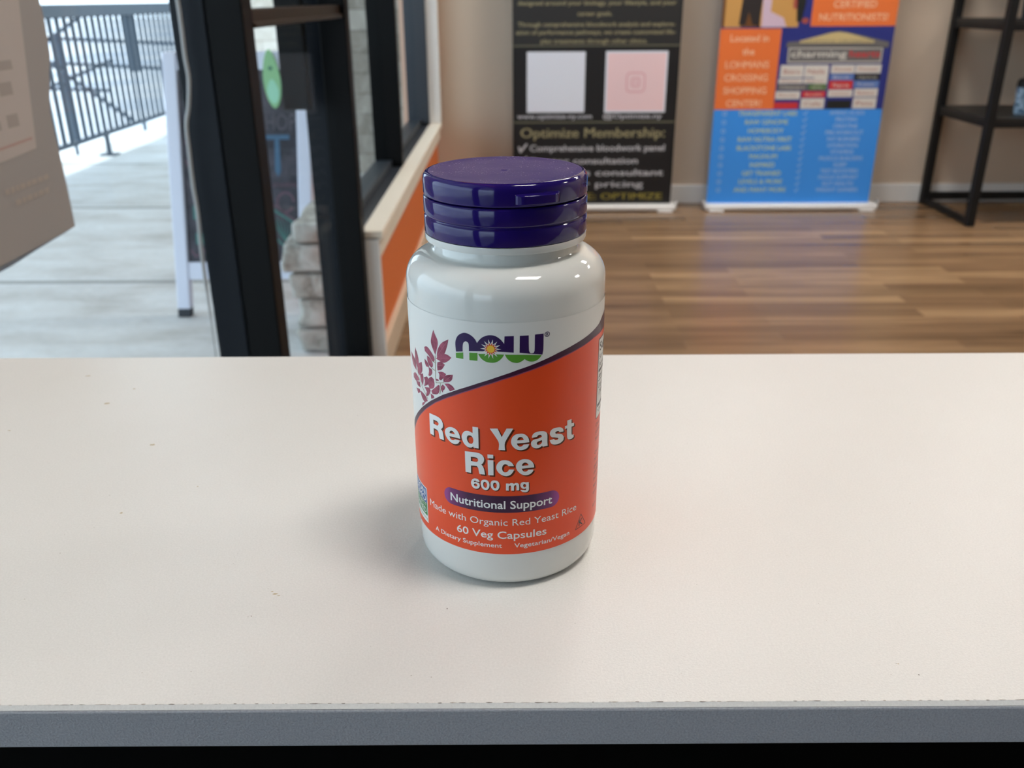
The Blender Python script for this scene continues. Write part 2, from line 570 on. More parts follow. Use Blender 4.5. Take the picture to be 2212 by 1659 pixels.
# ------------------------------------------------------------------ outside
mb = MB(); mb.box(-3.35, -0.57, -8.2, 14, -0.14, -0.001)
for y in (0.5, 2.07, 3.635, 5.11, 6.6, 8.1):
    mb.box(-3.35, -0.57, y, y + 0.035, -0.002, 0.0006, 1)
struct(mb.build('walkway', [M['concrete'], M['joint']]))
mb = MB(); mb.box(-80, -3.35, -40, 90, -0.6, -0.5)
struct(mb.build('ground', M['asphalt']))
mb = MB(); mb.box(-4.42, -0.60, -8.2, 8.9, 3.1, 3.25)
struct(mb.build('canopy', mat('canopy_stucco', srgb(215, 210, 200), 0.9)))
mb = MB(); mb.box(-3.75, -1.15, 11.5, 11.9, 0, 4.2)
struct(mb.build('wall_far', M['limestone']))
mb = MB(); mb.box(-1.38, -0.575, 6.2, 6.75, 0, 3.1); mb.box(-0.66, -0.56, 5.33, 6.2, 0, 3.1)
struct(mb.build('wall_outside', M['stone']))

# rough stone plinth just outside the door
def rubble(name, rects, seed, m):
    rnd = random.Random(seed)
    bm = bmesh.new()
    for x0, x1, y0, y1, z0, z1 in rects:
        r = bmesh.ops.create_cube(bm, size=1.0)
        vs = r['verts']
        for v in vs:
            v.co = Vector((x0 + (v.co.x + .5) * (x1 - x0), y0 + (v.co.y + .5) * (y1 - y0), z0 + (v.co.z + .5) * (z1 - z0)))
    bmesh.ops.subdivide_edges(bm, edges=bm.edges[:], cuts=5, use_grid_fill=True)
    from mathutils import noise as mn
    for v in bm.verts:
        n = mn.noise_vector(v.co * 14 + Vector((seed, 0, 0))) * 0.018 + mn.noise_vector(v.co * 5) * 0.02
        n.z *= 0.35
        v.co += n
    me = bpy.data.meshes.new(name)
    bm.to_mesh(me); bm.free()
    me.materials.append(m)
    me.polygons.foreach_set('use_smooth', [True] * len(me.polygons))
    o = bpy.data.objects.new(name, me)
    COL.objects.link(o)
    b = o.modifiers.new('sub', 'SUBSURF'); b.levels = 1; b.render_levels = 1
    return o
rects = []
for k, (z0, z1, x0) in enumerate([(0.0, 0.085, -.705), (0.092, 0.185, -.70), (0.19, 0.275, -.715), (0.28, 0.375, -.74), (0.378, 0.45, -.70)]):
    rects.append((x0, -0.585, 2.80, 3.18, z0, z1))
o = rubble('stone_plinth', rects, 3, mat('plinth_stone', srgb(178, 172, 160), 0.9))
m = MATS['plinth_stone']
n1 = noise(m, coords(m), 16, 6, 0.65, 0.5)
basecol(m, ramp(m, n1, [(0.3, srgb(112, 109, 102)), (0.5, srgb(168, 167, 160)), (0.75, srgb(204, 204, 200))]))
bump(m, n1, 0.6, 0.02)
tag(o, 'low rough grey stone plinth of stacked courses outside the door', 'plinth')

# railing along the walkway
t = thing('railing', 'blue-grey metal balustrade of thin uprights along the walkway edge', 'railing', (-3.1, 7.0, 0))
mb = MB(); mb.box(-3.135, -3.065, 4.6, 9.28, 0.988, 1.075)
mb.build('top_rail', M['rail_metal'], t, bevel=0.006)
mb = MB(); mb.box(-3.115, -3.085, 4.6, 9.28, 0.15, 0.18)
mb.build('bottom_rail', M['rail_metal'], t, bevel=0.003)
y = 4.66
while y < 9.25:
    mb = MB(); mb.box(-3.112, -3.088, y - .012, y + .012, 0.175, 1.0)
    mb.build('baluster', M['rail_metal'], t)
    y += 0.112
for y in (4.95, 7.02, 9.1):
    mb = MB(); mb.box(-3.113, -3.087, y - .018, y + .018, 0.012, 0.165); mb.box(-3.16, -3.04, y - .05, y + .05, 0.0, 0.012)
    mb.build('post', M['rail_metal'], t)
# stair rails beyond it
t = thing('stair_railing', 'grey-blue stair handrails with sloping bars beyond the balustrade', 'railing', (-4.4, 10.0, -0.5))
mb = MB(); mb.box(-4.83, -4.74, 10, 10.08, 0.48, 0.78); mb.box(-4.80, -4.77, 10.02, 10.05, -0.5, 0.48)
mb.build('post', M['rail_metal'], t)
mb = MB(); mb.box(-4.05, -3.95, 10, 10.08, 0.40, 1.02); mb.box(-4.01, -3.98, 10.02, 10.05, -0.5, 0.40)
mb.build('post', M['rail_metal'], t)
for a, b in (((-5.6, 10, .77), (-3.4, 10, .67)), ((-5.6, 10, .53), (-3.5, 10, .42)), ((-5.2, 10, .24), (-4.3, 10, .21)),
             ((-5.0, 10, .62), (-4.3, 10, 1.05)), ((-5.0, 10, .22), (-4.2, 10, .52)), ((-4.9, 10, .5), (-4.1, 10, -.1))):
    mb = MB(); mb.bar(a, b, 0.032, 0.032, side=(0, 1, 0))
    mb.build('handrail', M['rail_metal'], t)

# folding chalkboard sign
t = thing('sandwich_board', 'white-framed chalkboard A-frame sign standing on the walkway', 'sign', (-0.98, 3.2, 0))
def bd(x, z, off=0.0):
    """point on the leaning front face: x across, z up the board"""
    k = z / 0.93
    return Vector((x + 0.045 * k, 3.185 + 0.115 * k + off, z))
def bslab(x0, x1, z0, z1, y0, y1):
    mb = MB()
    mb.add([bd(x0, z0, y0), bd(x1, z0, y0), bd(x1, z0, y1), bd(x0, z0, y1), bd(x0, z1, y0), bd(x1, z1, y0), bd(x1, z1, y1), bd(x0, z1, y1)],
           [(0, 3, 2, 1), (4, 5, 6, 7), (0, 1, 5, 4), (1, 2, 6, 5), (2, 3, 7, 6), (3, 0, 4, 7)])
    return mb
XL0, XL1, XR0, XR1 = -1.262, -1.212, -0.797, -0.747
for x0, x1 in ((XL0, XL1), (XR0, XR1)):
    mb = bslab(x0, x1, 0.03, 0.935, 0, 0.04); mb.build('leg', M['board_white'], t, bevel=0.006)
    mb = bslab(x0 + .002, x1 - .002, 0.0, 0.03, 0.001, 0.039); tag(mb.build('foot', M['rubber'], t), 'dark rubber foot')
bslab(XL1, XR0, 0.875, 0.935, 0.004, 0.036).build('top_rail', M['board_white'], t, bevel=0.004)
bslab(XL1, XR0, 0.14, 0.205, 0.004, 0.036).build('bottom_rail', M['board_white'], t, bevel=0.004)
CH = [mat('chalkboard', srgb(58, 60, 68), 0.8), mat('chalk_pink', srgb(112, 88, 100), 0.9), mat('chalk_blue', srgb(80, 112, 140), 0.9),
      mat('chalk_teal', srgb(78, 126, 122), 0.9), mat('chalk_grey', srgb(98, 95, 102), 0.9), mat('chalk_white', srgb(190, 195, 200), 0.9)]
m = CH[0]
basecol(m, ramp(m, noise(m, coords(m), 12, 5, 0.6), [(0.35, srgb(50, 52, 60)), (0.7, srgb(84, 82, 92))]))
mb = bslab(XL1, XR0, 0.205, 0.875, 0.012, 0.03)
art = Art()
rnd = random.Random(5)
def squig(x, z, w, h, n, mi, lw=0.007):
    pts = [(x + w * k / n, z + h * math.sin(k * 2.1 + x * 9) * rnd.uniform(.5, 1)) for k in range(n + 1)]
    art.ribbon(pts, lw, mi)
art.text('SURF', -1.18, .74, .085, 4, x1=-.93, bold=.01)
art.text('SHOP', -.935, .672, .055, 4, x1=-.80)
art.rect(-.925, -.825, .640, .656, 2); art.poly([(-.878, .65), (-.862, .65), (-.858, .53), (-.868, .51), (-.880, .53)], 2)
art.text('health', -.845, .565, .028, 4, x1=-.795); art.text('4 you', -.845, .515, .030, 4, x1=-.795)
art.ribbon(_arc(-.845, .42, .03, .035, 0, 330, 16), .007, 1); art.text('smoothies', -.89, .475, .02, 1, x1=-.80)
art.line([(-.90, .42), (-.80, .345)], .006, 1)
art.line([(-.90, .40), (-.80, .335), (-.845, .255), (-.93, .33)], .008, 3, closed=True)
for k in range(7):
    art.line([(-.91 + k * .016, .375 - k * .006), (-.845, .27)], .003, 3)
art.rect(-.86, -.84, .222, .252, 3)
squig(-1.2, .62, .12, .02, 9, 1); squig(-1.2, .55, .11, .02, 9, 1); squig(-1.2, .48, .10, .02, 9, 4)
art.rect(-1.185, -1.16, .36, .41, 3); art.rect(-1.18, -1.15, .27, .31, 3); squig(-1.2, .235, .14, .015, 9, 1)
art.text('open daily', -1.15, .42, .05, 4, x1=-.94)
art_plane(mb, art, lambda x, y, l: tuple(bd(x, y, 0.0108)))
mb.build('chalkboard_panel', CH, t)
mb = MB(); mb.bar((-1.02, 3.55, 0.0), (-1.0, 3.345, 0.88), 0.05, 0.02); 
mb.build('rear_strut', M['board_white'], t)
# green surfboard shaped sticker clipped to the top of the sign
art = Art()
pts = []
for k in range(41):
    u = -1 + 2 * k / 40
    w = 0.030 * (1 - abs(u) ** 2.3) ** 0.62 * (1.0 if u < 0 else 1 - .25 * u)
    pts.append((w, u))
outl = [(p[0], p[1]) for p in pts] + [(-p[0], p[1]) for p in reversed(pts)]
mb = MB()
def sf(x, u, off): 
    p = bd(-0.878 + x - 0.010 * u, 0.845 + 0.098 * u, off)
    return p
front = [sf(a, b, -0.004) for a, b in outl]; back = [sf(a, b, 0.003) for a, b in outl]
n = len(outl)
mb.add(front + back, [tuple(range(n)), tuple(range(2 * n - 1, n - 1, -1))] + [(k, n + k, n + (k + 1) % n, (k + 1) % n) for k in range(n)])
inn = [sf(a * .68, -.52 + b * .40 if False else -.42 + b * .42, -0.0048) for a, b in outl]
mb.add(inn, [tuple(range(n))], 1)
mb.add([sf(.008 * math.cos(k), .36 + .075 * math.sin(k), -0.0049) for k in [2 * math.pi * j / 16 for j in range(16)]], [tuple(range(16))], 2)
o = mb.build('surfboard_cutout', [mat('surf_green', srgb(140, 196, 140), 0.6), mat('surf_mint', srgb(160, 222, 190), 0.6), mat('surf_logo', srgb(70, 120, 100), 0.6)])
tag(o, 'pale green surfboard-shaped cutout at the top of the chalkboard sign', 'cutout')

# ------------------------------------------------------------------ posters on the left glass, cable
def sheet(name, outline, x, th, m):
    """paper on the glass, outline in (y, z), with a slight curl towards its free edge"""
    mb = MB()
    n = len(outline)
    a = [(x, p[0], p[1]) for p in outline]; b = [(x - th, p[0], p[1]) for p in outline]
    mb.add(a + b, [tuple(range(n)), tuple(range(2 * n - 1, n - 1, -1))] + [(k, n + k, n + (k + 1) % n, (k + 1) % n) for k in range(n)])
    return mb
edge = [(.55, .836), (.80, .836), (.945, .836), (1.028, .836), (1.126, .837), (1.126, .889), (1.122, .979), (1.141, 1.026), (1.150, 1.041), (1.153, 1.08), (1.150, 1.103), (1.150, 1.60), (.55, 1.60)]
PM = [mat('poster_back_paper', srgb(156, 154, 153), 0.7), mat('poster_pale_panel', srgb(182, 176, 173), 0.7), mat('poster_print', srgb(160, 154, 150), 0.7), mat('poster_pink_rule', srgb(176, 150, 144), 0.7), mat('poster_faint_line', srgb(170, 162, 155), 0.7)]
mb = sheet('poster', edge, -0.5585, 0.0006, None)
art = Art()
art.poly([(.60, .940), (.992, .940), (1.071, .943), (1.086, 1.025), (1.101, 1.103), (1.104, 1.56), (.60, 1.56)], 1, 1)
art.poly([(.60, .951), (.997, .952), (1.066, .954), (1.066, .957), (.997, .955), (.60, .954)], 3, 2)
rnd = random.Random(11)
z = .972
while z < 1.5:
    y = 1.045 + rnd.uniform(-.01, .012)
    while y > .66:
        w = rnd.uniform(.012, .035)
        art.rect(y - w, y, z, z + rnd.choice((.010, .014, .018)), 2, 2)
        y -= w + rnd.uniform(.008, .02)
    z += rnd.choice((.026, .034))
for z, a, b in ((.905, .99, 1.085), (.890, 1.0, 1.08)):
    y = b
    while y > a:
        w = rnd.uniform(.006, .014); art.rect(y - w, y, z, z + .006, 4, 1); y -= w + .003
art_plane(mb, art, lambda x, y, l: (-0.5583 + l * 0.0002, x, y))
o = mb.build('poster', PM)
tag(o, 'taupe paper poster seen from behind on the left glass', 'poster')
mb = sheet('poster', [(.55, .826), (.981, .826), (1.040, .829), (1.131, .832), (1.139, .833), (1.139, .87), (1.131, .905), (1.131, 1.50), (.55, 1.50)], -0.5675, 0.0006, None)
o = mb.build('poster', mat('poster_blue_white_paper', srgb(176, 190, 210), 0.7))
tag(o, 'pale blue-white sheet peeking out behind the taupe poster', 'poster')
mb = MB()
cab = [(-.540, 1.16), (-.538, 1.102), (-.538, 1.06), (-.539, 1.017), (-.538, .981), (-.545, .936), (-.553, .906), (-.555, .86), (-.557, .804), (-.556, .755), (-.559, .696)]
cab = [(-.538, 2.3), (-.540, 1.8), (-.536, 1.4)] + cab + [(-.560, .636), (-.560, .564), (-.561, .48), (-.560, .3), (-.560, .0)]
P = [Vector((x, 1.568, z)) for x, z in cab]
fine = []
for i in range(len(P) - 1):
    p0, p1, p2, p3 = P[max(i - 1, 0)], P[i], P[i + 1], P[min(i + 2, len(P) - 1)]
    for k in range(5):
        q = k / 5
        fine.append(0.5 * ((2 * p1) + (-p0 + p2) * q + (2 * p0 - 5 * p1 + 4 * p2 - p3) * q * q + (-p0 + 3 * p1 - 3 * p2 + p3) * q ** 3))
fine.append(P[-1])
mb.tube(fine, [0.0036 if p.z > .62 else (0.0022 if p.z > .55 else 0.0012) for p in fine], 8)
tag(mb.build('cable', mat('grey_cable', srgb(158, 160, 160), 0.4)), 'thin wavy grey cable hanging beside the door post', 'cable')

# ------------------------------------------------------------------ roll-up banners
def banner_base(t, x0, x1, y):
    mb = MB()
    prof = [(-.045, .006), (-.05, .014), (-.047, .028), (-.03, .038), (.03, .038), (.047, .028), (.05, .014), (.045, .006)]
    n = len(prof)
    vs = [(x0, y + a, b) for a, b in prof] + [(x1, y + a, b) for a, b in prof]
    mb.add(vs, [(k, (k + 1) % n, n + (k + 1) % n, n + k) for k in range(n)] + [tuple(reversed(range(n))), tuple(range(n, 2 * n))])
    mb.build('base', M['chrome'], t, bevel=0.002)
    for x in (x0 + .02, x1 - .10):
        mb = MB(); mb.box(x, x + .08, y - .07, y + .05, 0, .006)
        mb.build('foot', M['chrome'], t)
    for x in (x0 - .004, x1 + .004):
        mb = MB(); mb.tube([(x - .006 if x < (x0 + x1) / 2 else x, y - .012, .036), (x if x < (x0 + x1) / 2 else x + .006, y - .012, .036)], .022, 18)
        mb.build('end_cap', mat('satin_end_cap', (0.6, 0.6, 0.6, 1), 0.35, 0.5, 0.6), t)
    mb = MB(); mb.tube([((x0 + x1) / 2, y + .03, .038), ((x0 + x1) / 2, y + .03, 2.0)], .008, 10)
    mb.build('pole', M['chrome'], t)
    mb = MB(); mb.tube([(x0 + .02, y, 2.0), (x1 - .02, y, 2.0)], .013, 12)
    mb.build('top_bar', M['chrome'], t)

BY = 4.99
t = thing('roll_up_banner', 'black roll-up banner with two square cards and gold writing', 'banner', (.45, 4.99, 0), 'roll-up banners by the back wall')
banner_base(t, -.005, .92, BY)
BM = [mat('banner_black', srgb(20, 20, 22), 0.5), mat('banner_gold', srgb(158, 149, 114), 0.5), mat('banner_white', srgb(196, 196, 202), 0.5), mat('banner_rule', srgb(112, 110, 90), 0.5),
      mat('card_white', srgb(226, 230, 240), 0.5), mat('card_pink', srgb(240, 208, 210), 0.5), mat('card_rose', srgb(226, 168, 176), 0.5), mat('banner_yellow', srgb(150, 136, 60), 0.5), mat('card_peach', srgb(240, 190, 150), 0.5), mat('banner_charcoal', srgb(40, 40, 40), 0.5)]
mb = MB(); mb.box(.012, .895, BY - .0008, BY + .0008, .036, 2.0)
art = Art()
art.rect(.012, .895, .872, 1.99, 9, 1)
for z, s, x0, x1 in ((1.250, 'Our team of specialists builds an individual plan', .06, .85), (1.188, 'for each member using advanced testing', .12, .78), (1.128, 'and coaching that is', .22, .68),
                     (1.066, 'designed around your biology, your lifestyle, and your', .04, .86), (1.015, 'career goals.', .35, .53), (.963, 'Through comprehensive bloodwork analysis and explore-', .04, .86),
                     (.925, 'ation of performance pathways, we create customized life-', .03, .865), (.882, 'plan treatments through other clinics.', .16, .72)):
    art.text(s, x0, z, .021, 1, 2, x1=x1, bold=.012)
art.rect(.012, .895, .866, .872, 3, 2); art.rect(.012, .895, .477, .484, 3, 2)
art.rect(.088, .397, .532, .840, 4, 2)
art.rect(.505, .833, .530, .842, 4, 2); art.rect(.516, .824, .540, .832, 5, 3)
def rrect(cx, cz, h, w, mi, l):
    p = []
    for sx, sz, a in ((1, 1, 0), (-1, 1, 90), (-1, -1, 180), (1, -1, 270)):
        p += [(cx + sx * h * .6 + h * .4 * math.cos(R(a + q)), cz + sz * h * .6 + h * .4 * math.sin(R(a + q))) for q in (0, 22, 45, 68, 90)]
    art.line(p, w, mi, l, closed=True)
rrect(.668, .685, .048, .007, 6, 4); rrect(.668, .685, .020, .007, 6, 4); art.ellipse(.668, .685, .006, .006, 6, 4)
art.text('www.optimize-ny.com', .035, .500, .024, 2, 2, x1=.44, bold=.012); art.text('@Optimize.ny', .50, .500, .024, 2, 2, x1=.82, bold=.012)
art.text('Optimize Membership:', .055, .400, .050, 1, 2, x1=.84, bold=.014)
for z, s, x0, x1 in ((.327, 'Comprehensive bloodwork panel', .085, .845), (.258, 'Doctor consultation', .085, .70), (.193, 'Wellness consultant', .085, .845), (.130, 'Member pricing', .085, .735)):
    art.text(s, x0 + .02, z, .034, 2, 2, x1=x1, bold=.014); art.text('\u2714', .04, z, .034, 2, 2, bold=.0)
art.text('USE CODE: OPTIMIZE', .09, .062, .034, 7, 2, x1=.845, bold=.014)
art_plane(mb, art, lambda x, y, l: (x, BY - .0008 - l * .0003, y))
mb.build('banner_sheet', BM, t)

t = thing('roll_up_banner', 'blue and orange roll-up banner with brand lists and photos', 'banner', (1.56, 4.99, 0), 'roll-up banners by the back wall')
banner_base(t, 1.085, 2.045, BY)
BM = [mat('banner_blue', srgb(62, 152, 244), 0.4), mat('banner_orange', srgb(238, 122, 60), 0.45), mat('banner_navy', srgb(42, 52, 130), 0.45), mat('print_white', srgb(238, 226, 216), 0.5), mat('print_pale_yellow', srgb(196, 218, 182), 0.5),
      mat('print_pale_blue', srgb(168, 202, 244), 0.5), mat('print_grey', srgb(108, 106, 106), 0.5), mat('print_sand', srgb(206, 186, 132), 0.5), mat('print_red', srgb(206, 52, 56), 0.5), mat('print_green', srgb(84, 116, 62), 0.5),
      mat('print_black', srgb(28, 32, 32), 0.5), mat('print_card', srgb(216, 212, 204), 0.5), mat('print_brown', srgb(112, 72, 34), 0.5), mat('print_gold', srgb(206, 156, 88), 0.5), mat('print_trouser', srgb(44, 38, 38), 0.5), mat('print_lilac', srgb(214, 190, 208), 0.5), mat('print_rust', srgb(170, 82, 70), 0.5), mat('print_midblue', srgb(92, 126, 190), 0.5), mat('print_orange_letter', srgb(248, 196, 160), 0.5)]
X0, X1 = 1.098, 2.008
mb = MB(); mb.box(X0, X1, BY - .0008, BY + .0008, .036, 2.0)
art = Art()
art.rect(X0, X1, .542, 1.99, 2, 1)
art.rect(X0, 1.418, .542, .948, 1, 2)
for k, s in enumerate(('Located in', 'the', 'LOHMANS', 'CROSSING', 'SHOPPING', 'CENTER!')):
    art.text(s, 0, .885 - k * .0655, .034, 18, 3, center=1.255, bold=.014)
art.rect(1.565, X1, .958, 1.60, 1, 2)
for k, s in enumerate(('THE ONLY', 'STORE WITH', 'OUR STAFF OF', 'CERTIFIED', 'NUTRITIONISTS!')):
    art.text(s, 0, 1.235 - k * .0625, .034, 18, 3, center=1.785, bold=.014)
# photo strip
art.rect(X0, 1.30, .955, 1.55, 12, 2); art.rect(1.115, 1.20, .955, 1.10, 13, 3); art.rect(1.29, 1.50, .955, 1.55, 13, 2)
art.poly([(1.31, .955), (1.44, .955), (1.42, 1.0), (1.35, 1.03), (1.36, 1.3), (1.30, 1.3)], 15, 3)
art.poly([(1.19, .965), (1.225, .965), (1.238, 1.03), (1.262, .965), (1.295, .965), (1.305, 1.10), (1.29, 1.3), (1.215, 1.3), (1.20, 1.08)], 14, 4)
art.poly([(1.49, .98), (1.515, .98), (1.53, 1.07), (1.52, 1.15), (1.48, 1.1)], 10, 4); art.ellipse(1.475, 1.07, .012, .03, 16, 4); art.ellipse(1.535, .985, .018, .014, 16, 4)
# sign photo
art.poly([(1.455, .882), (1.53, .886), (1.66, .925), (1.72, .936), (1.80, .922), (1.96, .886), (1.99, .880), (1.99, .852), (1.45, .856)], 6, 2)
art.poly([(1.52, .888), (1.68, .926), (1.72, .930), (1.76, .925), (1.91, .888), (1.91, .876), (1.52, .876)], 7, 3)
art.text('LOHMANS CROSSING', 1.53, .880, .012, 6, 4, x1=1.90)
art.rect(1.462, 1.965, .775, .858, 6, 2); art.line([(1.468, .782), (1.958, .782), (1.958, .850), (1.468, .850)], .005, 11, 3, closed=True)
art.text('charming', 1.482, .806, .034, 11, 4, x1=1.775, bold=.014); art.text('hearts', 1.79, .806, .034, 8, 4, x1=1.95, bold=.014)
T = [(1.432, 1.56, .705, .768, 11), (1.56, 1.69, .705, .768, 11), (1.70, 1.83, .725, .768, 11), (1.83, 1.97, .725, .768, 11),
     (1.428, 1.56, .675, .70, 11), (1.56, 1.69, .675, .70, 11), (1.70, 1.83, .69, .722, 17), (1.83, 1.97, .69, .722, 10), (1.425, 1.59, .640, .672, 6), (1.59, 1.69, .640, .672, 9), (1.70, 1.83, .645, .688, 8), (1.83, 1.97, .652, .688, 17),
     (1.42, 1.555, .595, .635, 11), (1.56, 1.69, .603, .635, 8), (1.70, 1.835, .605, .642, 11), (1.84, 1.97, .605, .648, 11), (1.415, 1.55, .545, .578, 8), (1.56, 1.69, .545, .598, 11), (1.70, 1.835, .545, .588, 10), (1.84, 1.97, .545, .600, 11)]
names = ['Bistro', 'Nails', 'Dental', 'Fitness', 'Pizza', 'Salon', 'Bank', 'Optical', 'Cleaners', 'Market', 'Spa', 'Tutor', 'Florist', 'Sushi', 'Insurance', 'Bakery', '', 'Cafe', '', 'Pets']
for (a, b, c0, c1, mi), s in zip(T, names):
    art.rect(a + .002, b - .002, c0, c1, mi, 3)
    if s:
        art.text(s, a + .02, c0 + (c1 - c0) * .3, (c1 - c0) * .36, 11 if mi in (8, 9, 10, 6, 17) else 16, 4, x1=b - .02)
art.rect(1.62, 1.69, .64, .76, 11, 2)
L1 = ['TRANSPARENT LABS', 'RAW GENOME', 'HOMEBODY', 'RAW NUTRA FIRST', 'BLACKSTONE LABS', 'MAGNUM', 'INSPIRED', 'GET TRAINED', 'LEVELS & MORE', 'AND MANY MORE']
L2 = ['AMINO ACIDS', 'PROTEIN', 'CREATINE', 'PRE-WORKOUT', 'FAT BURNERS', 'HYDRATION', 'VITAMINS', 'MUSCLE BUILDERS', 'SLEEP', 'TEST BOOSTERS', 'FOCUS SUPPORT', 'GUT HEALTH', 'WEIGHT GAINERS']
for k, s in enumerate(L1):
    z = .510 - k * .0457
    art.text(s, 0, z, .024, 4, 2, center=1.39, bold=.014)
    art.line(_arc(1.158, z + .011, .010, .010, 0, 360, 10), .004, 5, 2)
for k, s in enumerate(L2):
    z = .513 - k * .0345
    art.text(s, 0, z, .020, 5, 2, center=1.82, bold=.014)
    art.line([(1.585, z + .010), (1.592, z), (1.606, z + .02)], .004, 5, 2)
art_plane(mb, art, lambda x, y, l: (x, BY - .0008 - l * .0003, y))
mb.build('banner_sheet', BM, t)

# ------------------------------------------------------------------ black metal shelf
t = thing('metal_shelf', 'black metal frame shelf unit against the back wall at right', 'shelf', (3.0, 4.85, 0))
SX0, SX1 = 2.362, 3.9
for x in (SX0, SX1):
    for y in (4.55, 5.105):
        mb = MB(); mb.box(x, x + .042, y, y + .042, 0, 2.1)
        mb.build('leg', M['black_tube'], t, bevel=0.004)
for z in (.035, .525, .975, 1.45, 1.95):
    if z > .1:
        mb = MB(); mb.box(SX0 + .010, SX1 + .032, 4.56, 5.14, z, z + .018)
        mb.build('shelf_board', mat('black_shelf_board', srgb(26, 27, 28), 0.45), t)
    mb = MB()
    for x in (SX0 + .01, SX1 + .01):
        mb.box(x, x + .026, 4.592, 5.105, z - .03, z + .0)
    if z > .1:
        mb.box(SX0 + .042, SX1, 4.56, 4.59, z - .03, z)
    mb.box(SX0 + .042, SX1, 5.112, 5.142, z - .01 if z < .1 else z - .03, z + .03 if z < .1 else z)
    mb.build('frame', M['black_tube'], t)
# bottles on the shelf
def shaker(x, y, z, label, cl, cap):
    b = thing('shaker_bottle', label, 'bottle', (x, y, z), 'bottles on the black shelf')
    mb = MB(); mb.lathe([(.034, z), (.038, z + .006), (.044, z + .10), (.045, z + .13)], 28, c=(x, y)); mb.build('cup', cl, b)
    mb = MB(); mb.lathe([(.047, z + .13), (.047, z + .155), (.040, z + .17), (.020, z + .175), (.018, z + .20), (.0, z + .20)], 28, c=(x, y)); mb.build('lid', cap, b)
mm = mat('sparkling_blue_plastic', srgb(120, 170, 205), 0.15)
basecol(mm, ramp(mm, noise(mm, coords(mm), 60, 3), [(0.4, srgb(60, 100, 140)), (0.6, srgb(190, 220, 240))]))
shaker(2.615, 4.72, .544, 'pale blue shaker bottle with black lid on the second shelf from the floor', mm, M['black_tube'])
shaker(2.545, 4.70, .994, 'dark bottle on the shelf above the blue shaker', mat('smoke_plastic', srgb(44, 50, 60), 0.3), M['black_tube'])

# ------------------------------------------------------------------ the counter
t = thing('counter', 'white laminate counter top with a grey edge over a base blackened as shade', 'counter', (0.7, 0.32, 0))
LAM = mat('white_laminate', srgb(224, 222, 218), 0.33, 0.4)
m = LAM
v = coords(m)
g1 = noise(m, v, 1400, 3, 0.7)
g2 = noise(m, v, 14, 4, 0.6)
g3 = noise(m, v, 300, 5, 0.75)
c = mixc(m, 1.0, ramp(m, g1, [(0.3, srgb(218, 216, 212)), (0.7, srgb(229, 227, 223))]), ramp(m, g2, [(0.3, (0.975, 0.97, 0.965, 1)), (0.7, (1, 1, 1, 1))]), 'MULTIPLY')
basecol(m, mixc(m, ramp(m, g3, [(0.735, (0, 0, 0, 1)), (0.77, (0.5, 0.5, 0.5, 1))]), c, srgb(170, 160, 146)))
bump(m, g1, 0.5, 0.00016)
EDGE = mat('grey_edge_band', srgb(122, 127, 136), 0.45, 0.4)
m = EDGE
e1 = noise(m, coords(m, (1, 1, 1.1)), 1500, 2, 0.5)
basecol(m, ramp(m, e1, [(0.3, srgb(148, 150, 156)), (0.7, srgb(168, 170, 176))]))
bump(m, e1, 0.8, 0.00022)
STAIN = mat('tan_stain', srgb(186, 170, 140), 0.6); SPECK = mat('dark_speck', srgb(96, 84, 70), 0.8)
CX0, CX1, CY0, CY1, CZ = -0.44, 2.2, 0.1933, 0.4607, 0.92
mb = MB()
# top sheet with a small front chamfer
mb.add([(CX0, CY0 + .0004, CZ - .0011), (CX1, CY0 + .0004, CZ - .0011), (CX1, CY0 + .0014, CZ), (CX0, CY0 + .0014, CZ), (CX1, CY1, CZ), (CX0, CY1, CZ), (CX1, CY1, CZ - .0011), (CX0, CY1, CZ - .0011)],
       [(0, 1, 2, 3), (3, 2, 4, 5), (5, 4, 6, 7), (0, 7, 6, 1), (0, 3, 5, 7), (1, 6, 4, 2)])
def blob(x, y, rx, ry, mi, seed, n=14, rough=.45):
    rn = random.Random(seed)
    mb.add([(x + rx * math.cos(2 * math.pi * k / n) * (1 + rn.uniform(-rough, rough)), y + ry * math.sin(2 * math.pi * k / n) * (1 + rn.uniform(-rough, rough)), CZ + .00004) for k in range(n)], [tuple(range(n))], mi)
blob(-0.07968, 0.24539, 0.00080, 0.00040, 1, 0)
blob(-0.07835, 0.24437, 0.00050, 0.00028, 1, 1)
blob(-0.08108, 0.24667, 0.00040, 0.00024, 1, 2)
blob(-0.16106, 0.35460, 0.00110, 0.00080, 1, 3)
blob(-0.15214, 0.29718, 0.00065, 0.00056, 1, 4)
blob(-0.20034, 0.39913, 0.00130, 0.00096, 1, 5)
blob(-0.19361, 0.41717, 0.00070, 0.00048, 1, 6)
blob(-0.22493, 0.43460, 0.00150, 0.00064, 1, 7)
blob(-0.12892, 0.31727, 0.00040, 0.00040, 1, 8)
blob(-0.02156, 0.23703, 0.00021, 0.00032, 2, 9)
blob(-0.08465, 0.23376, 0.00017, 0.00016, 2, 10)
blob(-0.08557, 0.23330, 0.00015, 0.00012, 2, 11)
blob(0.11904, 0.20504, 0.00025, 0.00024, 2, 12)
blob(0.11484, 0.20982, 0.00035, 0.00020, 1, 13)
blob(0.11437, 0.21002, 0.00010, 0.00016, 2, 14)
blob(-0.09899, 0.26939, 0.00007, 0.00012, 2, 15)
blob(-0.09967, 0.26709, 0.00007, 0.00012, 2, 16)
blob(-0.08293, 0.24847, 0.00009, 0.00012, 2, 17)
blob(0.02068, 0.21134, 0.00007, 0.00012, 2, 18)
blob(-0.13017, 0.36388, 0.00007, 0.00016, 2, 19)
blob(0.09777, 0.26615, 0.00007, 0.00008, 2, 20)
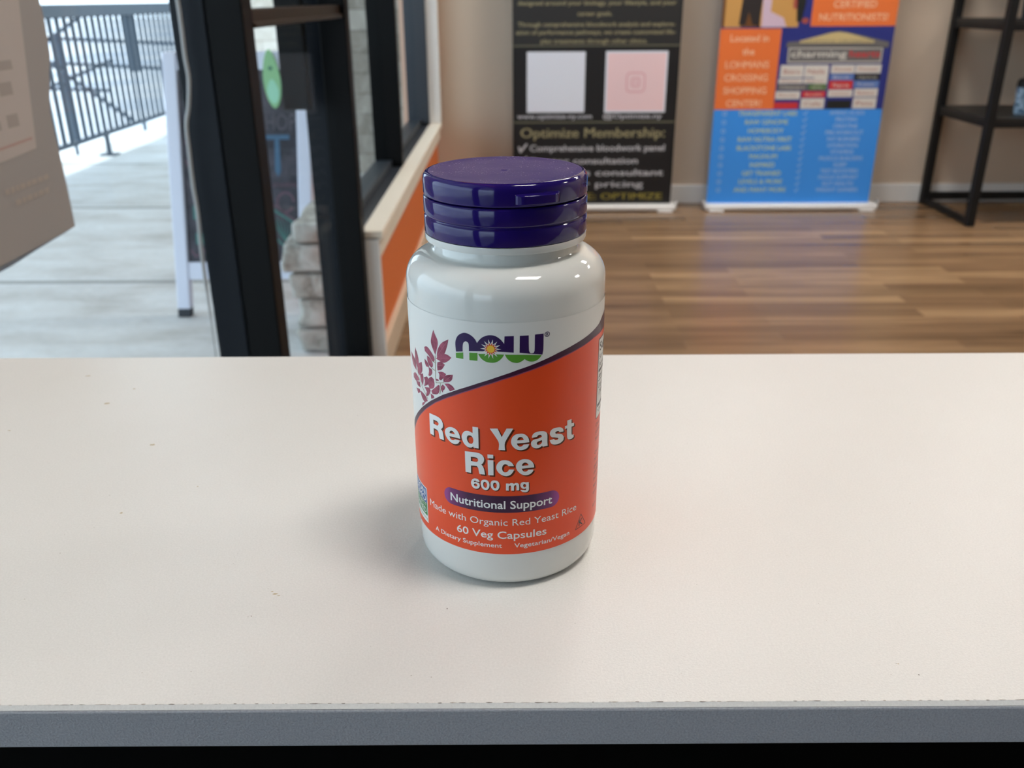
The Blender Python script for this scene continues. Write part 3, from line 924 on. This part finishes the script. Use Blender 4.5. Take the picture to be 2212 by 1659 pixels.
blob(-0.05471, 0.42736, 0.00010, 0.00016, 1, 21)
blob(-0.23322, 0.36983, 0.00060, 0.00040, 1, 22)
rn = random.Random(21)
x = CX0 + .01
while x < .9:                      # chipped seam along the front edge of the laminate
    blob(x, CY0 + .0014 + rn.uniform(0, .00012), rn.uniform(.0002, .0016), rn.uniform(.00005, .00016), 2 if rn.random() < .5 else 3, rn.random(), 7)
    x += rn.uniform(.001, .005)
for k in range(170):               # fine crumbs and pits
    r_ = rn.uniform(.00005, .00014)
    blob(rn.uniform(-.40, .5), CY0 + (CY1 - CY0) * rn.random() ** 1.4, r_ * rn.uniform(1, 2.2), r_, 3, k, 6)
mb.build('counter_top', [LAM, STAIN, SPECK, mat('soft_speck', srgb(160, 150, 138), 0.8)], t)
mb = MB(); mb.box(CX0, CX1, CY0, CY1 - .0005, CZ - .0146, CZ - .0012)
mb.build('edge_band', EDGE, t, bevel=0.0006)
mb = MB(); mb.box(CX0, CX1, .245, .445, 0, CZ - .0146)
mb.build('base_cabinet', mat('cabinet_shade_black', srgb(2, 2, 2), 0.8, 0.05), t)  # black colour stands in for the shade under the overhang

# ------------------------------------------------------------------ the supplement bottle
BX, BD, Z0 = -0.0018, 0.279, 0.92
t = thing('supplement_bottle', 'white plastic supplement bottle with orange label and indigo flip cap', 'bottle', (BX, BD, Z0))
PLA = mat('white_glossy_plastic', srgb(214, 215, 211), 0.06, 0.5)
CAP = mat('indigo_cap_plastic', (0.014, 0.006, 0.11, 1), 0.08, 0.4)
CAPTOP = mat('dusty_indigo_plastic', (0.024, 0.011, 0.14, 1), 0.3, 0.12)
m = CAPTOP
v = coords(m)
d1 = noise(m, v, 1500, 2, 0.6)
d2 = noise(m, v, 110, 3, 0.6)
dm = nd(m, 'ShaderNodeMath', operation='MULTIPLY')
ln(m, ramp(m, d1, [(0.645, (0, 0, 0, 1)), (0.69, (1, 1, 1, 1))]), dm.inputs[0]); ln(m, ramp(m, d2, [(0.42, (0.05, 0.05, 0.05, 1)), (0.6, (1, 1, 1, 1))]), dm.inputs[1])
haze = mixc(m, ramp(m, d2, [(0.35, (0, 0, 0, 1)), (0.8, (0.07, 0.07, 0.07, 1))]), (0.024, 0.011, 0.14, 1), (0.35, 0.28, 0.42, 1))
basecol(m, mixc(m, dm.outputs[0], haze, (0.75, 0.72, 0.8, 1)))
bump(m, noise(m, v, 60, 2), 0.3, 0.0004)
def arcp(cr, cz, r, a0, a1, n=8):
    return [(cr + r * math.cos(R(a0 + (a1 - a0) * k / n)), cz + r * math.sin(R(a0 + (a1 - a0) * k / n))) for k in range(n + 1)]
def rad(z):
    """body radius at height z above the counter (m)"""
    return .03173 + (.03218 - .03173) * (z - .0142) / .081
body = [(0.0, .0022), (.024, .0022), (.0262, .0005)] + arcp(.0272, .0048, .0043, -80, 0, 8)[:-1]
body = [(0.0, .0022), (.0235, .0022), (.0258, .0004)] + [(.0268 + .0047 * math.sin(R(a)), .0062 - .0060 * math.cos(R(a))) for a in range(8, 90, 9)] + [(.03160, .0068), (.03170, .0142)]
body += [(.03172, .0148), (.03216, .0946), (.03218, .0952), (.03222, .1012)]
body += [(.0232 + .0090 * math.cos(R(a)), .1013 + .0086 * math.sin(R(a))) for a in range(8, 86, 7)]
body += [(.0236, .1100), (.0229, .1106), (.0227, .1150), (.0, .1150)]
mb = MB(); mb.lathe(body, 160, close=False)
o = mb.build('body', PLA, None, sharp=50); o.parent = t
mb = MB(); mb.lathe([(.0225, .1137), (.0254, .1137), (.0256, .1142), (.0256, .1158), (.0225, .1158)], 128, close=False)
o = mb.build('neck_ring', PLA, None, sharp=50); o.parent = t
mb = MB(); mb.lathe([(.020, .1160), (.02545, .1160), (.02560, .1163), (.02562, .1206), (.02545, .1211), (.02505, .1214), (.02505, .1216), (.02548, .1219), (.02566, .1224), (.02566, .1266), (.02550, .1271), (.02500, .1273), (.020, .1273)], 128, close=False)
o = mb.build('cap_base', CAP, None, sharp=60); o.parent = t
lid = [(.020, .1276), (.02505, .1276), (.02545, .1278), (.02562, .1283), (.02562, .1322), (.02545, .1332), (.02500, .1339), (.02440, .13425), (.02380, .13435)]
n0 = len(lid)
mb = MB(); mb.lathe(lid, 128, close=False)
mb.lathe([(.02380, .13435), (.0230, .1342), (.018, .13405), (.010, .13406), (.0018, .13406), (.0013, .13408), (.0011, .1342), (.0003, .1342), (.0, .13415)], 128, 1, close=False)
lo = mb.build('flip_lid', [CAP, CAPTOP], None, sharp=60, weld=True); lo.parent = t
# thumb tab
mb = MB()
A0, A1, N = 6.5, 38.0, 22
vs = []
for k in range(N + 1):
    a = R(A0 + (A1 - A0) * k / N)
    e = min(1.0, 6.0 * min(k, N - k) / N)
    ro = .0258 + .0014 * (e ** .5)
    for r_, z_ in ((.0250, .1286), (ro, .1286), (ro + .0001, .1312), (.0250, .1318)):
        vs.append((r_ * math.sin(a), -r_ * math.cos(a), z_))
fs = []
for k in range(N):
    b0, b1 = 4 * k, 4 * k + 4
    for j in range(4):
        fs.append((b0 + j, b1 + j, b1 + (j + 1) % 4, b0 + (j + 1) % 4))
fs += [(3, 2, 1, 0), (4 * N, 4 * N + 1, 4 * N + 2, 4 * N + 3)]
mb.add(vs, fs, 0, True)
o = mb.build('thumb_tab', CAP, None, sharp=40); o.parent = lo
b = o.modifiers.new('bevel', 'BEVEL'); b.width = .0002; b.segments = 2; b.limit_method = 'ANGLE'

# ---- the label: artwork in millimetres round the bottle (x) and above the counter (y)
BAND_U=[[(40.83,89.72),(36.82,88.17),(29.67,86.75),(22.40,85.46),(16.62,84.15),(9.90,82.15),(3.70,80.27),(-2.36,78.05),(-8.60,75.47),(-15.06,72.46),(-21.37,69.09),(-27.28,65.17),(-32.60,61.08),(-37.60,56.81),(-43.62,51.46)]]
BAND_L=[[(44.73,84.42),(41.05,84.68),(33.03,84.69),(24.69,83.53),(18.50,82.43),(11.54,80.77),(5.23,79.02),(-0.85,77.08),(-7.04,74.62),(-13.68,71.53),(-19.35,68.59),(-24.74,65.31),(-29.90,61.40),(-35.13,56.77),(-38.96,52.86),(-42.54,48.93)]]
LOGO_PURPLE=[[(-15.59,84.84),(-15.72,87.79),(-15.14,89.57),(-14.21,90.64),(-12.79,91.35),(-11.43,91.28),(-10.11,90.60),(-9.15,89.62),(-8.61,88.59),(-8.02,89.48),(-7.04,90.48),(-5.76,91.14),(-4.65,91.37),(-3.25,91.23),(-1.87,90.39),(-0.95,89.40),(-0.46,88.65),(-0.35,91.11),(2.38,91.18),(2.36,85.84),(0.42,86.04),(-2.70,86.20),(-5.84,86.13),(-8.42,85.97),(-11.25,85.69),(-11.23,87.46),(-11.43,88.36),(-12.18,88.76),(-12.89,88.24),(-13.23,87.18),(-13.30,85.28)],[(4.16,91.15),(6.83,91.13),(6.93,86.31),(7.34,85.43),(7.82,85.29),(8.39,85.41),(8.66,86.14),(8.72,91.18),(11.44,91.19),(11.42,86.13),(11.13,84.48),(9.13,84.87),(6.70,85.29),(4.08,85.77)]]
LOGO_GREEN=[[(-15.66,84.49),(-13.13,85.00),(-13.15,82.87),(-15.67,82.87)],[(-11.13,85.23),(-8.52,85.41),(-8.61,82.86),(-11.16,82.81)],[(-8.36,85.17),(-4.27,85.38),(-0.52,85.30),(-1.00,84.38),(-1.95,83.35),(-3.05,82.73),(-4.32,82.54),(-5.90,82.75),(-7.18,83.50),(-7.81,84.21)],[(-0.29,85.30),(5.11,85.03),(10.88,84.34),(10.47,83.72),(9.64,82.98),(8.65,82.62),(7.68,82.61),(6.71,82.87),(5.58,83.64),(4.95,83.09),(3.84,82.57),(3.05,82.52),(1.80,82.82),(0.71,83.61),(0.09,84.46)]]
LEAVES=[[(-24.22,90.08),(-23.58,88.77),(-22.70,87.31),(-22.51,85.89),(-23.03,84.07),(-23.81,81.96),(-24.40,82.87),(-25.19,84.35),(-25.64,85.93),(-25.10,87.97)],[(-18.18,88.31),(-18.90,85.66),(-20.02,83.10),(-21.63,82.30),(-23.18,81.48),(-22.77,83.71),(-21.71,85.66),(-20.33,87.03)],[(-17.36,82.52),(-18.37,81.36),(-20.17,80.21),(-21.73,80.36),(-23.51,80.75),(-22.16,82.38),(-20.28,83.15),(-18.78,83.17)],[(-19.94,79.62),(-21.35,77.67),(-23.18,76.86),(-23.22,78.47),(-23.01,79.71),(-21.46,80.43),(-20.57,80.00)],[(-29.30,83.07),(-27.83,83.61),(-26.24,82.78),(-24.79,81.48),(-24.27,80.34),(-24.62,79.38),(-25.53,79.55),(-27.04,80.84),(-29.05,81.74)],[(-27.90,80.58),(-26.43,80.15),(-25.27,78.76),(-25.29,77.68),(-26.02,77.03),(-27.28,77.74),(-27.92,79.06)],[(-29.48,79.01),(-28.09,78.36),(-27.14,77.34),(-27.36,76.73),(-28.77,76.62),(-29.41,77.72)],[(-27.35,76.84),(-25.74,76.46),(-25.68,75.17),(-26.91,73.81),(-27.75,73.87),(-27.28,75.55)],[(-23.06,76.46),(-21.12,76.97),(-19.58,76.60),(-20.42,75.31),(-21.82,73.87),(-22.64,74.08),(-22.41,75.66)],[(-17.01,76.96),(-17.44,75.15),(-18.70,74.11),(-20.77,73.60),(-20.69,75.03),(-19.34,76.33)],[(-20.40,73.15),(-18.72,73.56),(-17.29,73.02),(-16.49,72.11),(-18.34,71.04),(-19.29,72.12)],[(-24.24,73.85),(-23.07,73.96),(-22.67,73.53),(-23.84,73.20)],[(-30.50,72.29),(-28.69,73.23),(-27.68,72.57),(-28.19,70.63),(-30.60,69.13),(-30.01,71.12)],[(-27.67,72.79),(-26.25,73.90),(-25.02,73.40),(-24.84,71.47),(-25.55,70.15),(-27.25,69.38),(-28.19,70.63)],[(-24.59,70.66),(-23.04,72.00),(-22.48,71.94),(-22.74,69.89),(-23.83,68.57),(-26.02,68.00),(-26.61,68.92)],[(-22.10,71.39),(-21.21,72.72),(-20.19,72.11),(-20.63,71.01),(-21.74,70.39)],[(-30.21,69.04),(-27.56,69.72),(-26.95,68.81),(-28.14,66.84),(-29.69,66.07),(-29.16,67.84)],[(-27.02,67.90),(-25.42,67.52),(-25.31,66.77),(-26.82,66.06)],[(-21.99,70.76),(-21.06,70.57),(-21.36,69.83)],[(-35.93,80.79),(-34.05,78.58),(-33.62,76.08),(-34.67,73.93),(-36.38,75.98),(-36.58,78.58)],[(-41.32,77.51),(-37.25,76.56),(-35.95,74.80),(-35.96,72.78),(-39.32,73.76),(-41.21,75.97)],[(-31.44,77.27),(-31.33,74.22),(-33.39,71.93),(-34.86,72.52),(-34.21,75.43)],[(-39.69,70.21),(-37.11,71.56),(-34.55,70.83),(-33.89,69.96),(-36.91,68.80),(-39.54,68.90)],[(-36.91,68.80),(-33.68,69.58),(-33.17,67.74),(-35.53,67.74)],[(-33.09,72.49),(-30.99,73.45),(-30.80,71.30),(-31.44,69.05),(-32.62,70.42)],[(-37.01,66.25),(-34.01,66.97),(-33.62,65.97),(-35.37,64.83)],[(-33.57,66.45),(-32.14,66.54),(-30.10,65.93),(-28.88,64.56),(-30.74,63.42),(-32.38,64.40)],[(-32.69,61.53),(-32.33,62.70),(-30.32,63.58),(-31.72,62.13)]]
STEMS=[[(-23.88,81.72),(-23.98,77.83),(-24.21,74.29),(-24.04,72.37)],[(-34.95,73.83),(-34.00,71.04),(-32.33,68.95),(-30.76,67.50),(-28.63,65.32)],[(-24.18,72.44),(-20.51,73.45)],[(-25.87,76.96),(-23.93,76.44)],[(-25.53,79.55),(-23.75,79.19)],[(-22.15,72.90),(-21.98,70.98),(-22.65,69.03)]]
WORDS_A=[[[(-28.03,60.71),(-25.63,60.82),(-24.21,60.82),(-23.14,60.65),(-22.31,60.18),(-21.78,59.35),(-21.64,58.46),(-21.81,57.68),(-22.29,57.06),(-22.64,56.75),(-22.13,56.43),(-21.85,55.79),(-21.67,54.80),(-21.48,53.18),(-22.51,53.16),(-23.44,53.22),(-23.59,54.07),(-23.79,55.27),(-24.25,55.80),(-24.94,55.98),(-26.11,55.99),(-26.15,53.28),(-27.16,53.28),(-28.13,53.29),(-28.18,55.82),(-28.12,58.58)],[(-26.08,59.05),(-25.02,59.10),(-24.25,59.04),(-23.72,58.69),(-23.57,58.27),(-23.85,57.77),(-24.28,57.46),(-24.98,57.54),(-26.08,57.58)]],[[(-18.67,58.71),(-17.53,58.78),(-16.54,58.46),(-15.80,57.75),(-15.30,56.73),(-15.08,55.64),(-15.06,55.44),(-17.10,55.47),(-19.15,55.34),(-18.90,54.78),(-18.51,54.36),(-17.94,54.26),(-17.37,54.44),(-16.96,54.77),(-15.21,54.78),(-15.51,54.14),(-15.96,53.56),(-16.63,53.20),(-17.42,53.03),(-18.33,53.15),(-19.25,53.63),(-20.17,54.41),(-20.74,55.40),(-20.91,56.39),(-20.64,57.31),(-20.00,58.06)],[(-19.06,56.51),(-18.92,57.01),(-18.55,57.43),(-18.09,57.55),(-17.58,57.37),(-17.21,57.00),(-16.95,56.52),(-17.96,56.49)]],[[(-10.69,60.54),(-8.86,60.55),(-8.83,57.38),(-8.85,53.16),(-10.54,53.20),(-10.58,53.69),(-10.98,53.28),(-11.49,53.04),(-12.40,53.08),(-13.31,53.63),(-14.01,54.52),(-14.44,55.78),(-14.46,56.71),(-14.11,57.61),(-13.46,58.41),(-12.74,58.73),(-12.03,58.78),(-11.34,58.60),(-10.71,58.24),(-10.68,59.16)],[(-11.67,57.34),(-11.08,57.15),(-10.65,56.60),(-10.50,55.80),(-10.64,55.05),(-11.00,54.53),(-11.45,54.42),(-12.05,54.60),(-12.54,55.34),(-12.70,56.14),(-12.54,56.84),(-12.18,57.21)]]]
WORDS_B=[[[(-5.17,60.53),(-2.74,60.67),(-1.47,57.72),(0.05,60.71),(2.13,60.66),(-0.44,55.90),(-0.46,53.12),(-2.50,53.20),(-2.47,56.01)]],[[(4.48,58.75),(5.54,58.47),(6.47,57.65),(6.94,56.64),(7.12,55.52),(5.41,55.44),(3.19,55.40),(3.49,54.67),(4.08,54.26),(4.74,54.33),(5.34,54.87),(7.05,54.84),(6.82,54.08),(6.22,53.41),(5.28,53.05),(4.08,53.00),(2.89,53.45),(1.97,54.38),(1.45,55.50),(1.46,56.75),(1.99,57.90),(3.03,58.61)],[(3.27,56.49),(3.56,57.24),(4.08,57.57),(4.74,57.48),(5.17,57.04),(5.37,56.48),(4.35,56.45)]],[[(11.26,58.75),(12.26,58.43),(12.85,57.83),(13.08,56.98),(13.11,54.60),(13.24,53.24),(11.47,53.25),(11.35,53.62),(10.48,53.10),(9.50,53.01),(8.53,53.34),(7.86,54.02),(7.67,54.94),(7.90,55.72),(8.64,56.20),(10.16,56.41),(11.14,56.76),(11.17,57.17),(10.71,57.57),(10.01,57.57),(9.53,57.03),(7.89,56.90),(8.09,57.82),(8.76,58.53),(10.00,58.83)],[(11.18,55.65),(11.30,54.96),(10.89,54.29),(10.18,54.12),(9.62,54.36),(9.52,54.82),(9.82,55.29)]],[[(17.37,58.77),(18.35,58.29),(18.90,57.55),(18.97,56.86),(17.49,57.00),(17.08,57.52),(16.45,57.61),(15.84,57.31),(16.00,56.83),(17.11,56.55),(18.41,55.98),(19.19,54.86),(19.05,53.85),(18.15,53.21),(16.87,52.96),(15.46,53.14),(14.39,53.80),(13.92,54.99),(15.42,55.12),(15.89,54.63),(16.68,54.51),(17.07,54.78),(16.82,55.14),(15.72,55.57),(14.65,55.97),(14.04,56.77),(13.95,57.60),(14.38,58.46),(15.50,58.94)]],[[(22.16,60.27),(22.22,58.70),(23.34,58.64),(23.38,57.58),(22.26,57.50),(22.34,55.08),(22.55,54.49),(23.30,54.53),(23.34,53.54),(22.69,53.24),(21.58,53.22),(20.86,53.61),(20.52,54.31),(20.40,55.84),(20.35,57.57),(19.53,57.51),(19.50,58.56),(20.44,58.58),(20.39,60.29)]]]
WORDS_C=[[[(-13.54,51.39),(-11.37,51.55),(-9.71,51.62),(-8.47,51.40),(-7.61,50.83),(-7.14,49.81),(-7.22,48.85),(-7.61,48.00),(-8.11,47.55),(-7.57,46.91),(-7.22,45.87),(-6.94,44.01),(-8.75,44.00),(-8.98,45.09),(-9.15,46.15),(-9.57,46.77),(-10.47,46.76),(-11.57,46.63),(-11.61,43.95),(-13.51,43.90),(-13.54,47.39)],[(-11.55,49.76),(-10.39,49.87),(-9.50,49.77),(-9.14,49.28),(-9.15,48.67),(-9.54,48.24),(-10.30,48.22),(-11.53,48.21)]],[[(-6.04,51.40),(-4.20,51.37),(-4.22,50.07),(-6.01,50.03)]],[[(-6.02,49.39),(-4.17,49.43),(-4.19,43.96),(-5.90,43.93),(-5.97,46.55)]],[[(-0.53,49.59),(0.66,49.31),(1.61,48.61),(2.14,47.71),(2.26,47.37),(0.53,47.42),(0.17,47.97),(-0.54,48.15),(-1.14,47.76),(-1.45,46.81),(-1.33,45.86),(-0.86,45.25),(-0.20,45.21),(0.34,45.59),(0.70,46.24),(2.32,46.19),(2.01,45.41),(1.35,44.48),(0.39,43.92),(-0.69,43.89),(-1.89,44.41),(-2.84,45.40),(-3.28,46.61),(-3.11,47.84),(-2.44,48.88),(-1.60,49.44)]],[[(6.05,49.58),(7.16,49.25),(8.15,48.31),(8.63,47.22),(8.72,46.32),(6.92,46.36),(4.72,46.30),(5.03,45.62),(5.58,45.18),(6.31,45.21),(6.86,45.69),(8.54,45.60),(8.29,44.88),(7.55,44.17),(6.56,43.81),(5.46,43.91),(4.36,44.51),(3.40,45.61),(2.92,46.86),(3.04,48.07),(3.76,49.11),(4.84,49.63)],[(4.78,47.34),(4.97,48.00),(5.51,48.42),(6.18,48.32),(6.73,47.81),(6.89,47.32),(5.82,47.33)]],[[(-10.33,42.15),(-9.43,42.06),(-8.93,41.52),(-8.79,41.12),(-9.84,41.07),(-10.22,41.38),(-10.67,41.16),(-10.75,40.73),(-9.97,40.87),(-9.14,40.72),(-8.78,40.09),(-8.86,39.24),(-9.38,38.60),(-10.16,38.37),(-11.06,38.72),(-11.57,39.53),(-11.70,40.48),(-11.39,41.44),(-10.85,41.96)],[(-10.77,39.89),(-10.50,40.22),(-10.05,40.26),(-9.61,39.96),(-9.55,39.55),(-9.88,39.28),(-10.33,39.35),(-10.72,39.55)]],[[(-7.29,42.13),(-6.42,42.09),(-5.75,41.43),(-5.56,40.41),(-5.73,39.35),(-6.23,38.61),(-6.92,38.39),(-7.67,38.64),(-8.22,39.40),(-8.41,40.42),(-8.28,41.41),(-7.85,41.92)],[(-7.18,41.41),(-6.68,41.26),(-6.38,40.67),(-6.36,39.91),(-6.59,39.26),(-7.03,39.17),(-7.46,39.58),(-7.60,40.32),(-7.53,41.02)]],[[(-3.97,42.16),(-3.12,42.10),(-2.52,41.44),(-2.35,40.48),(-2.48,39.51),(-2.98,38.72),(-3.65,38.45),(-4.38,38.70),(-4.99,39.42),(-5.22,40.44),(-5.08,41.42),(-4.64,42.01)],[(-3.92,41.37),(-3.49,41.26),(-3.23,40.72),(-3.24,40.03),(-3.40,39.46),(-3.76,39.27),(-4.19,39.55),(-4.36,40.23),(-4.35,40.99)]],[[(-0.29,41.14),(0.55,41.13),(0.63,40.92),(1.21,41.25),(1.82,41.23),(2.24,40.94),(2.78,41.26),(3.39,41.19),(3.81,40.71),(3.90,39.80),(3.87,38.48),(3.02,38.54),(3.02,40.14),(2.84,40.43),(2.48,40.42),(2.27,40.04),(2.23,38.45),(1.32,38.48),(1.33,40.01),(1.15,40.39),(0.79,40.37),(0.58,39.96),(0.57,38.50),(-0.31,38.58)]],[[(7.00,41.21),(7.05,39.33),(7.02,38.36),(6.64,37.79),(5.96,37.59),(4.97,37.83),(4.42,38.37),(4.34,38.63),(5.34,38.49),(5.84,38.30),(6.14,38.54),(6.14,39.03),(5.59,38.84),(4.97,39.08),(4.42,39.76),(4.30,40.60),(4.54,41.20),(5.22,41.41),(5.95,41.24),(6.20,41.21)],[(5.22,40.31),(5.46,40.70),(5.89,40.61),(6.14,40.07),(6.08,39.59),(5.65,39.39),(5.28,39.75)]]]

LR, LS = 0.33, 0.4
LM = [mat('label_white', srgb(222, 222, 218), LR, LS), mat('label_orange', srgb(228, 76, 34), LR, LS), mat('label_plum', srgb(62, 24, 52), LR, LS), mat('label_mauve', srgb(140, 70, 104), LR, LS),
      mat('label_letter', srgb(228, 228, 226), LR, LS), mat('label_shadow', srgb(84, 36, 14), LR, LS), mat('logo_purple', srgb(44, 20, 78), LR, LS), mat('logo_green', srgb(86, 150, 50), LR, LS),
      mat('label_pill', srgb(60, 24, 60), LR, LS), mat('leaf_plum', srgb(146, 54, 84), LR, LS), mat('sun_red', srgb(216, 88, 40), LR, LS), mat('sun_yellow', srgb(240, 190, 60), LR, LS),
      mat('badge_blue', srgb(32, 84, 150), LR, LS), mat('badge_green', srgb(48, 128, 62), LR, LS), mat('label_ink', srgb(34, 26, 30), LR, LS), mat('label_brown_ink', srgb(120, 44, 18), LR, LS), mat('leaf_stem', srgb(150, 140, 110), LR, LS), mat('leaf_vein', srgb(184, 104, 122), LR, LS)]
m = LM[9]
basecol(m, ramp(m, noise(m, coords(m), 420, 4, .6), [(0.3, srgb(118, 36, 66)), (0.7, srgb(172, 84, 108))]))
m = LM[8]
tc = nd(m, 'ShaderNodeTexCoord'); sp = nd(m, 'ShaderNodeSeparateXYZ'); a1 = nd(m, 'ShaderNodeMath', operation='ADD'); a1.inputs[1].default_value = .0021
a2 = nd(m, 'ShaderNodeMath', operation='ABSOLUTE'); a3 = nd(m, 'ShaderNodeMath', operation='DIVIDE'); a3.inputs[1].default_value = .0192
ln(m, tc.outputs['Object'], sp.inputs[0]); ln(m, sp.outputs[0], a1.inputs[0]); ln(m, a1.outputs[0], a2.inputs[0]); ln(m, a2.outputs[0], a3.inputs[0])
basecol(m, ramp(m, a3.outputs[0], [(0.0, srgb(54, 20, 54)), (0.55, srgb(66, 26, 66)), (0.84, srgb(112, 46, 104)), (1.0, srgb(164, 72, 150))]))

def lerp(tab, x):
    tab = sorted(tab)
    if x <= tab[0][0]:
        return tab[0][1]
    for (x0, y0), (x1, y1) in zip(tab[:-1], tab[1:]):
        if x <= x1:
            return y0 + (y1 - y0) * (x - x0) / (x1 - x0)
    return tab[-1][1]
U = BAND_U[0] + [(-48.6, 46.0), (-51.4, 38), (-53.2, 28), (-54.2, 14.4), (50, 90.9), (58, 92.2), (70, 93.2), (84, 93.6)]
Lw = BAND_L[0] + [(-47.4, 43.5), (-49.6, 36), (-51.4, 26), (-52.4, 14.4), (48.5, 87.3), (58, 89.6), (70, 91.0), (84, 91.7)]
art = Art()
ZB = 14.2
def strips(lo, hi, x0, x1, mi, layer, n):
    top, bot = [], []
    for k in range(n + 1):
        x = x0 + (x1 - x0) * k / n
        h, l = hi(x), lo(x)
        top.append((x, max(h, l))); bot.append((x, l))
    for k in range(n):
        art.items.append(([bot[k], bot[k + 1], top[k + 1], top[k]], [(0, 1, 2), (0, 2, 3)], mi, layer))
strips(lambda x: ZB + .05, lambda x: lerp(U, x), -54.2, 84, 2, 1, 260)
strips(lambda x: ZB + .05, lambda x: lerp(Lw, x) + .32, -52.9, 84, 3, 2, 260)
strips(lambda x: ZB, lambda x: lerp(Lw, x), -52.4, 84, 1, 3, 260)
for p in LEAVES:
    art.poly(smooth(p, 50), 9, 1)
    art.line([p[0], p[len(p) // 2]], .10, 17, 2)
for p in STEMS:
    art.ribbon(p, .18, 16, 2)
for p in LOGO_PURPLE:
    art.poly(smooth(p, 50), 6, 1)
for p in LOGO_GREEN:
    art.poly(smooth(p, 50), 7, 1)
sx, sy = -4.47, 86.97
def star(r0, r1, n, mi, l, ph=0.0):
    art.poly([(sx + (r0 if k % 2 == 0 else r1) * math.cos(math.pi * k / n + ph), sy + (r0 if k % 2 == 0 else r1) * math.sin(math.pi * k / n + ph)) for k in range(2 * n)], mi, l)
star(3.15, 1.55, 14, 4, 2); star(2.15, 1.25, 14, 10, 3); art.ellipse(sx, sy, 1.15, 1.15, 11, 4); art.ellipse(sx, sy, .6, .6, 11, 5)
art.ribbon(_arc(12.62, 90.8, .74, .74, 0, 360, 24), .2, 6, 1); art.text('R', 12.30, 90.35, .9, 6, 1, bold=.02)
# words
for l in WORDS_A + WORDS_B + WORDS_C:
    small = max(p[1] for p in l[0]) < 43
    letter(art, l, 5, 5, .30 if small else .50, -.32 if small else -.50)
    letter(art, l, 4, 6)
pc, pr, x0, x1 = 33.3, 3.1, -22.4, 17.9
art.poly([(x1 - pr + pr * math.cos(R(a)), pc + pr * math.sin(R(a))) for a in range(-90, 91, 12)] + [(x0 + pr + pr * math.cos(R(a)), pc + pr * math.sin(R(a))) for a in range(90, 271, 12)], 8, 4)
art.text('Nutritional Support', -19.7, 31.7, 2.95, 4, 5, x1=15.2, bold=.014)
art.text('Made with Organic Red Yeast Rice', -30.5, 25.3, 2.45, 4, 4, x1=25.8)
art.text('60 Veg Capsules', -17.6, 20.3, 2.75, 4, 4, x1=13.3, bold=.010)
art.text('A Dietary Supplement', -27.8, 16.75, 1.65, 4, 4, x1=-1.8, bold=.008)
art.text('Vegetarian/Vegan', 2.3, 16.75, 1.65, 4, 4, x1=22.7, bold=.008)
art.line([(28.6, 22.2), (25.7, 17.2), (31.65, 17.2)], .22, 14, 4, closed=True); art.text('K', 27.5, 17.9, 2.5, 14, 4, bold=.02)
# NON GMO badge
art.rect(-47.2, -32.55, 16.8, 30.6, 4, 4); art.rect(-46.8, -32.95, 24.5, 30.2, 12, 5); art.rect(-46.8, -32.95, 19.5, 24.5, 13, 5)
art.text('NON', -43.5, 27.55, 2.2, 4, 6, x1=-33.7, bold=.015); art.text('GMO', -43.5, 24.95, 2.2, 4, 6, x1=-33.5, bold=.015)
art.text('PROJECT', -43.0, 23.15, 1.2, 4, 6, x1=-33.6); art.text('VERIFIED', -46.0, 20.3, 2.0, 4, 6, x1=-33.6, bold=.01)
art.text('nongmoproject.org', -46.3, 17.9, .9, 13, 5, x1=-33.1)
# facts panel
art.rect(37.2, 76.2, 54.2, 82.7, 14, 4); art.rect(37.5, 75.9, 54.5, 82.4, 0, 5)
art.text('Supplement Facts', 38.3, 78.3, 3.0, 14, 6, x1=75, bold=.02)
art.text('Serving Size 2 Veg Capsules', 38.3, 75.4, 1.7, 14, 6); art.text('Servings Per Container 30', 38.3, 72.7, 1.7, 14, 6)
art.rect(38.1, 75.4, 70.8, 71.8, 14, 6); art.text('Amount Per Serving', 38.3, 68.6, 1.5, 14, 6, bold=.015); art.rect(38.1, 75.4, 67.6, 67.9, 14, 6)
art.text('Organic Red Yeast Rice Powder', 38.3, 65.0, 1.7, 14, 6); art.text('(Monascus purpureus)  1.2 g*', 39.5, 62.4, 1.7, 14, 6)
art.rect(38.1, 75.4, 58.2, 59.3, 14, 6); art.text('* Daily Value not established.', 38.3, 56.0, 1.5, 14, 6)
for k, s in enumerate(['Other ingredients: Hypromellose', '(cellulose capsule), Rice Flour,', 'Stearic Acid and Silicon Dioxide.', '', 'Caution: For adults only. Consult', 'Not manufactured with yeast, wheat,', 'gluten, soy, milk, egg, fish or', 'shellfish ingredients.', 'Produced in a GMP facility.', 'Natural color variation may occur', 'in this product.', '', 'Store in a cool, dry place']):
    if s:
        art.text(s, 37.6, 51.2 - k * 2.6, 1.35, 15, 4)
mb = MB()
n = 200
vs = []
for k in range(n):
    a = 2 * math.pi * k / n
    for z in (ZB, 40, 68, 95.2):
        r = rad(z / 1000) + .00010
        vs.append((r * math.sin(a), -r * math.cos(a), z / 1000))
fs = []
for k in range(n):
    for j in range(3):
        a, b = 4 * k + j, 4 * ((k + 1) % n) + j
        fs.append((a, b, b + 1, a + 1))
mb.add(vs, fs, 0, True)
def wrap(x, y, l):
    a = x / 32.0
    r = rad(y / 1000) + .00010 + l * .000035
    return (r * math.sin(a), -r * math.cos(a), y / 1000)
art_wrap(mb, art, wrap, 1.0)
o = mb.build('label', LM, None, sharp=80); o.parent = t
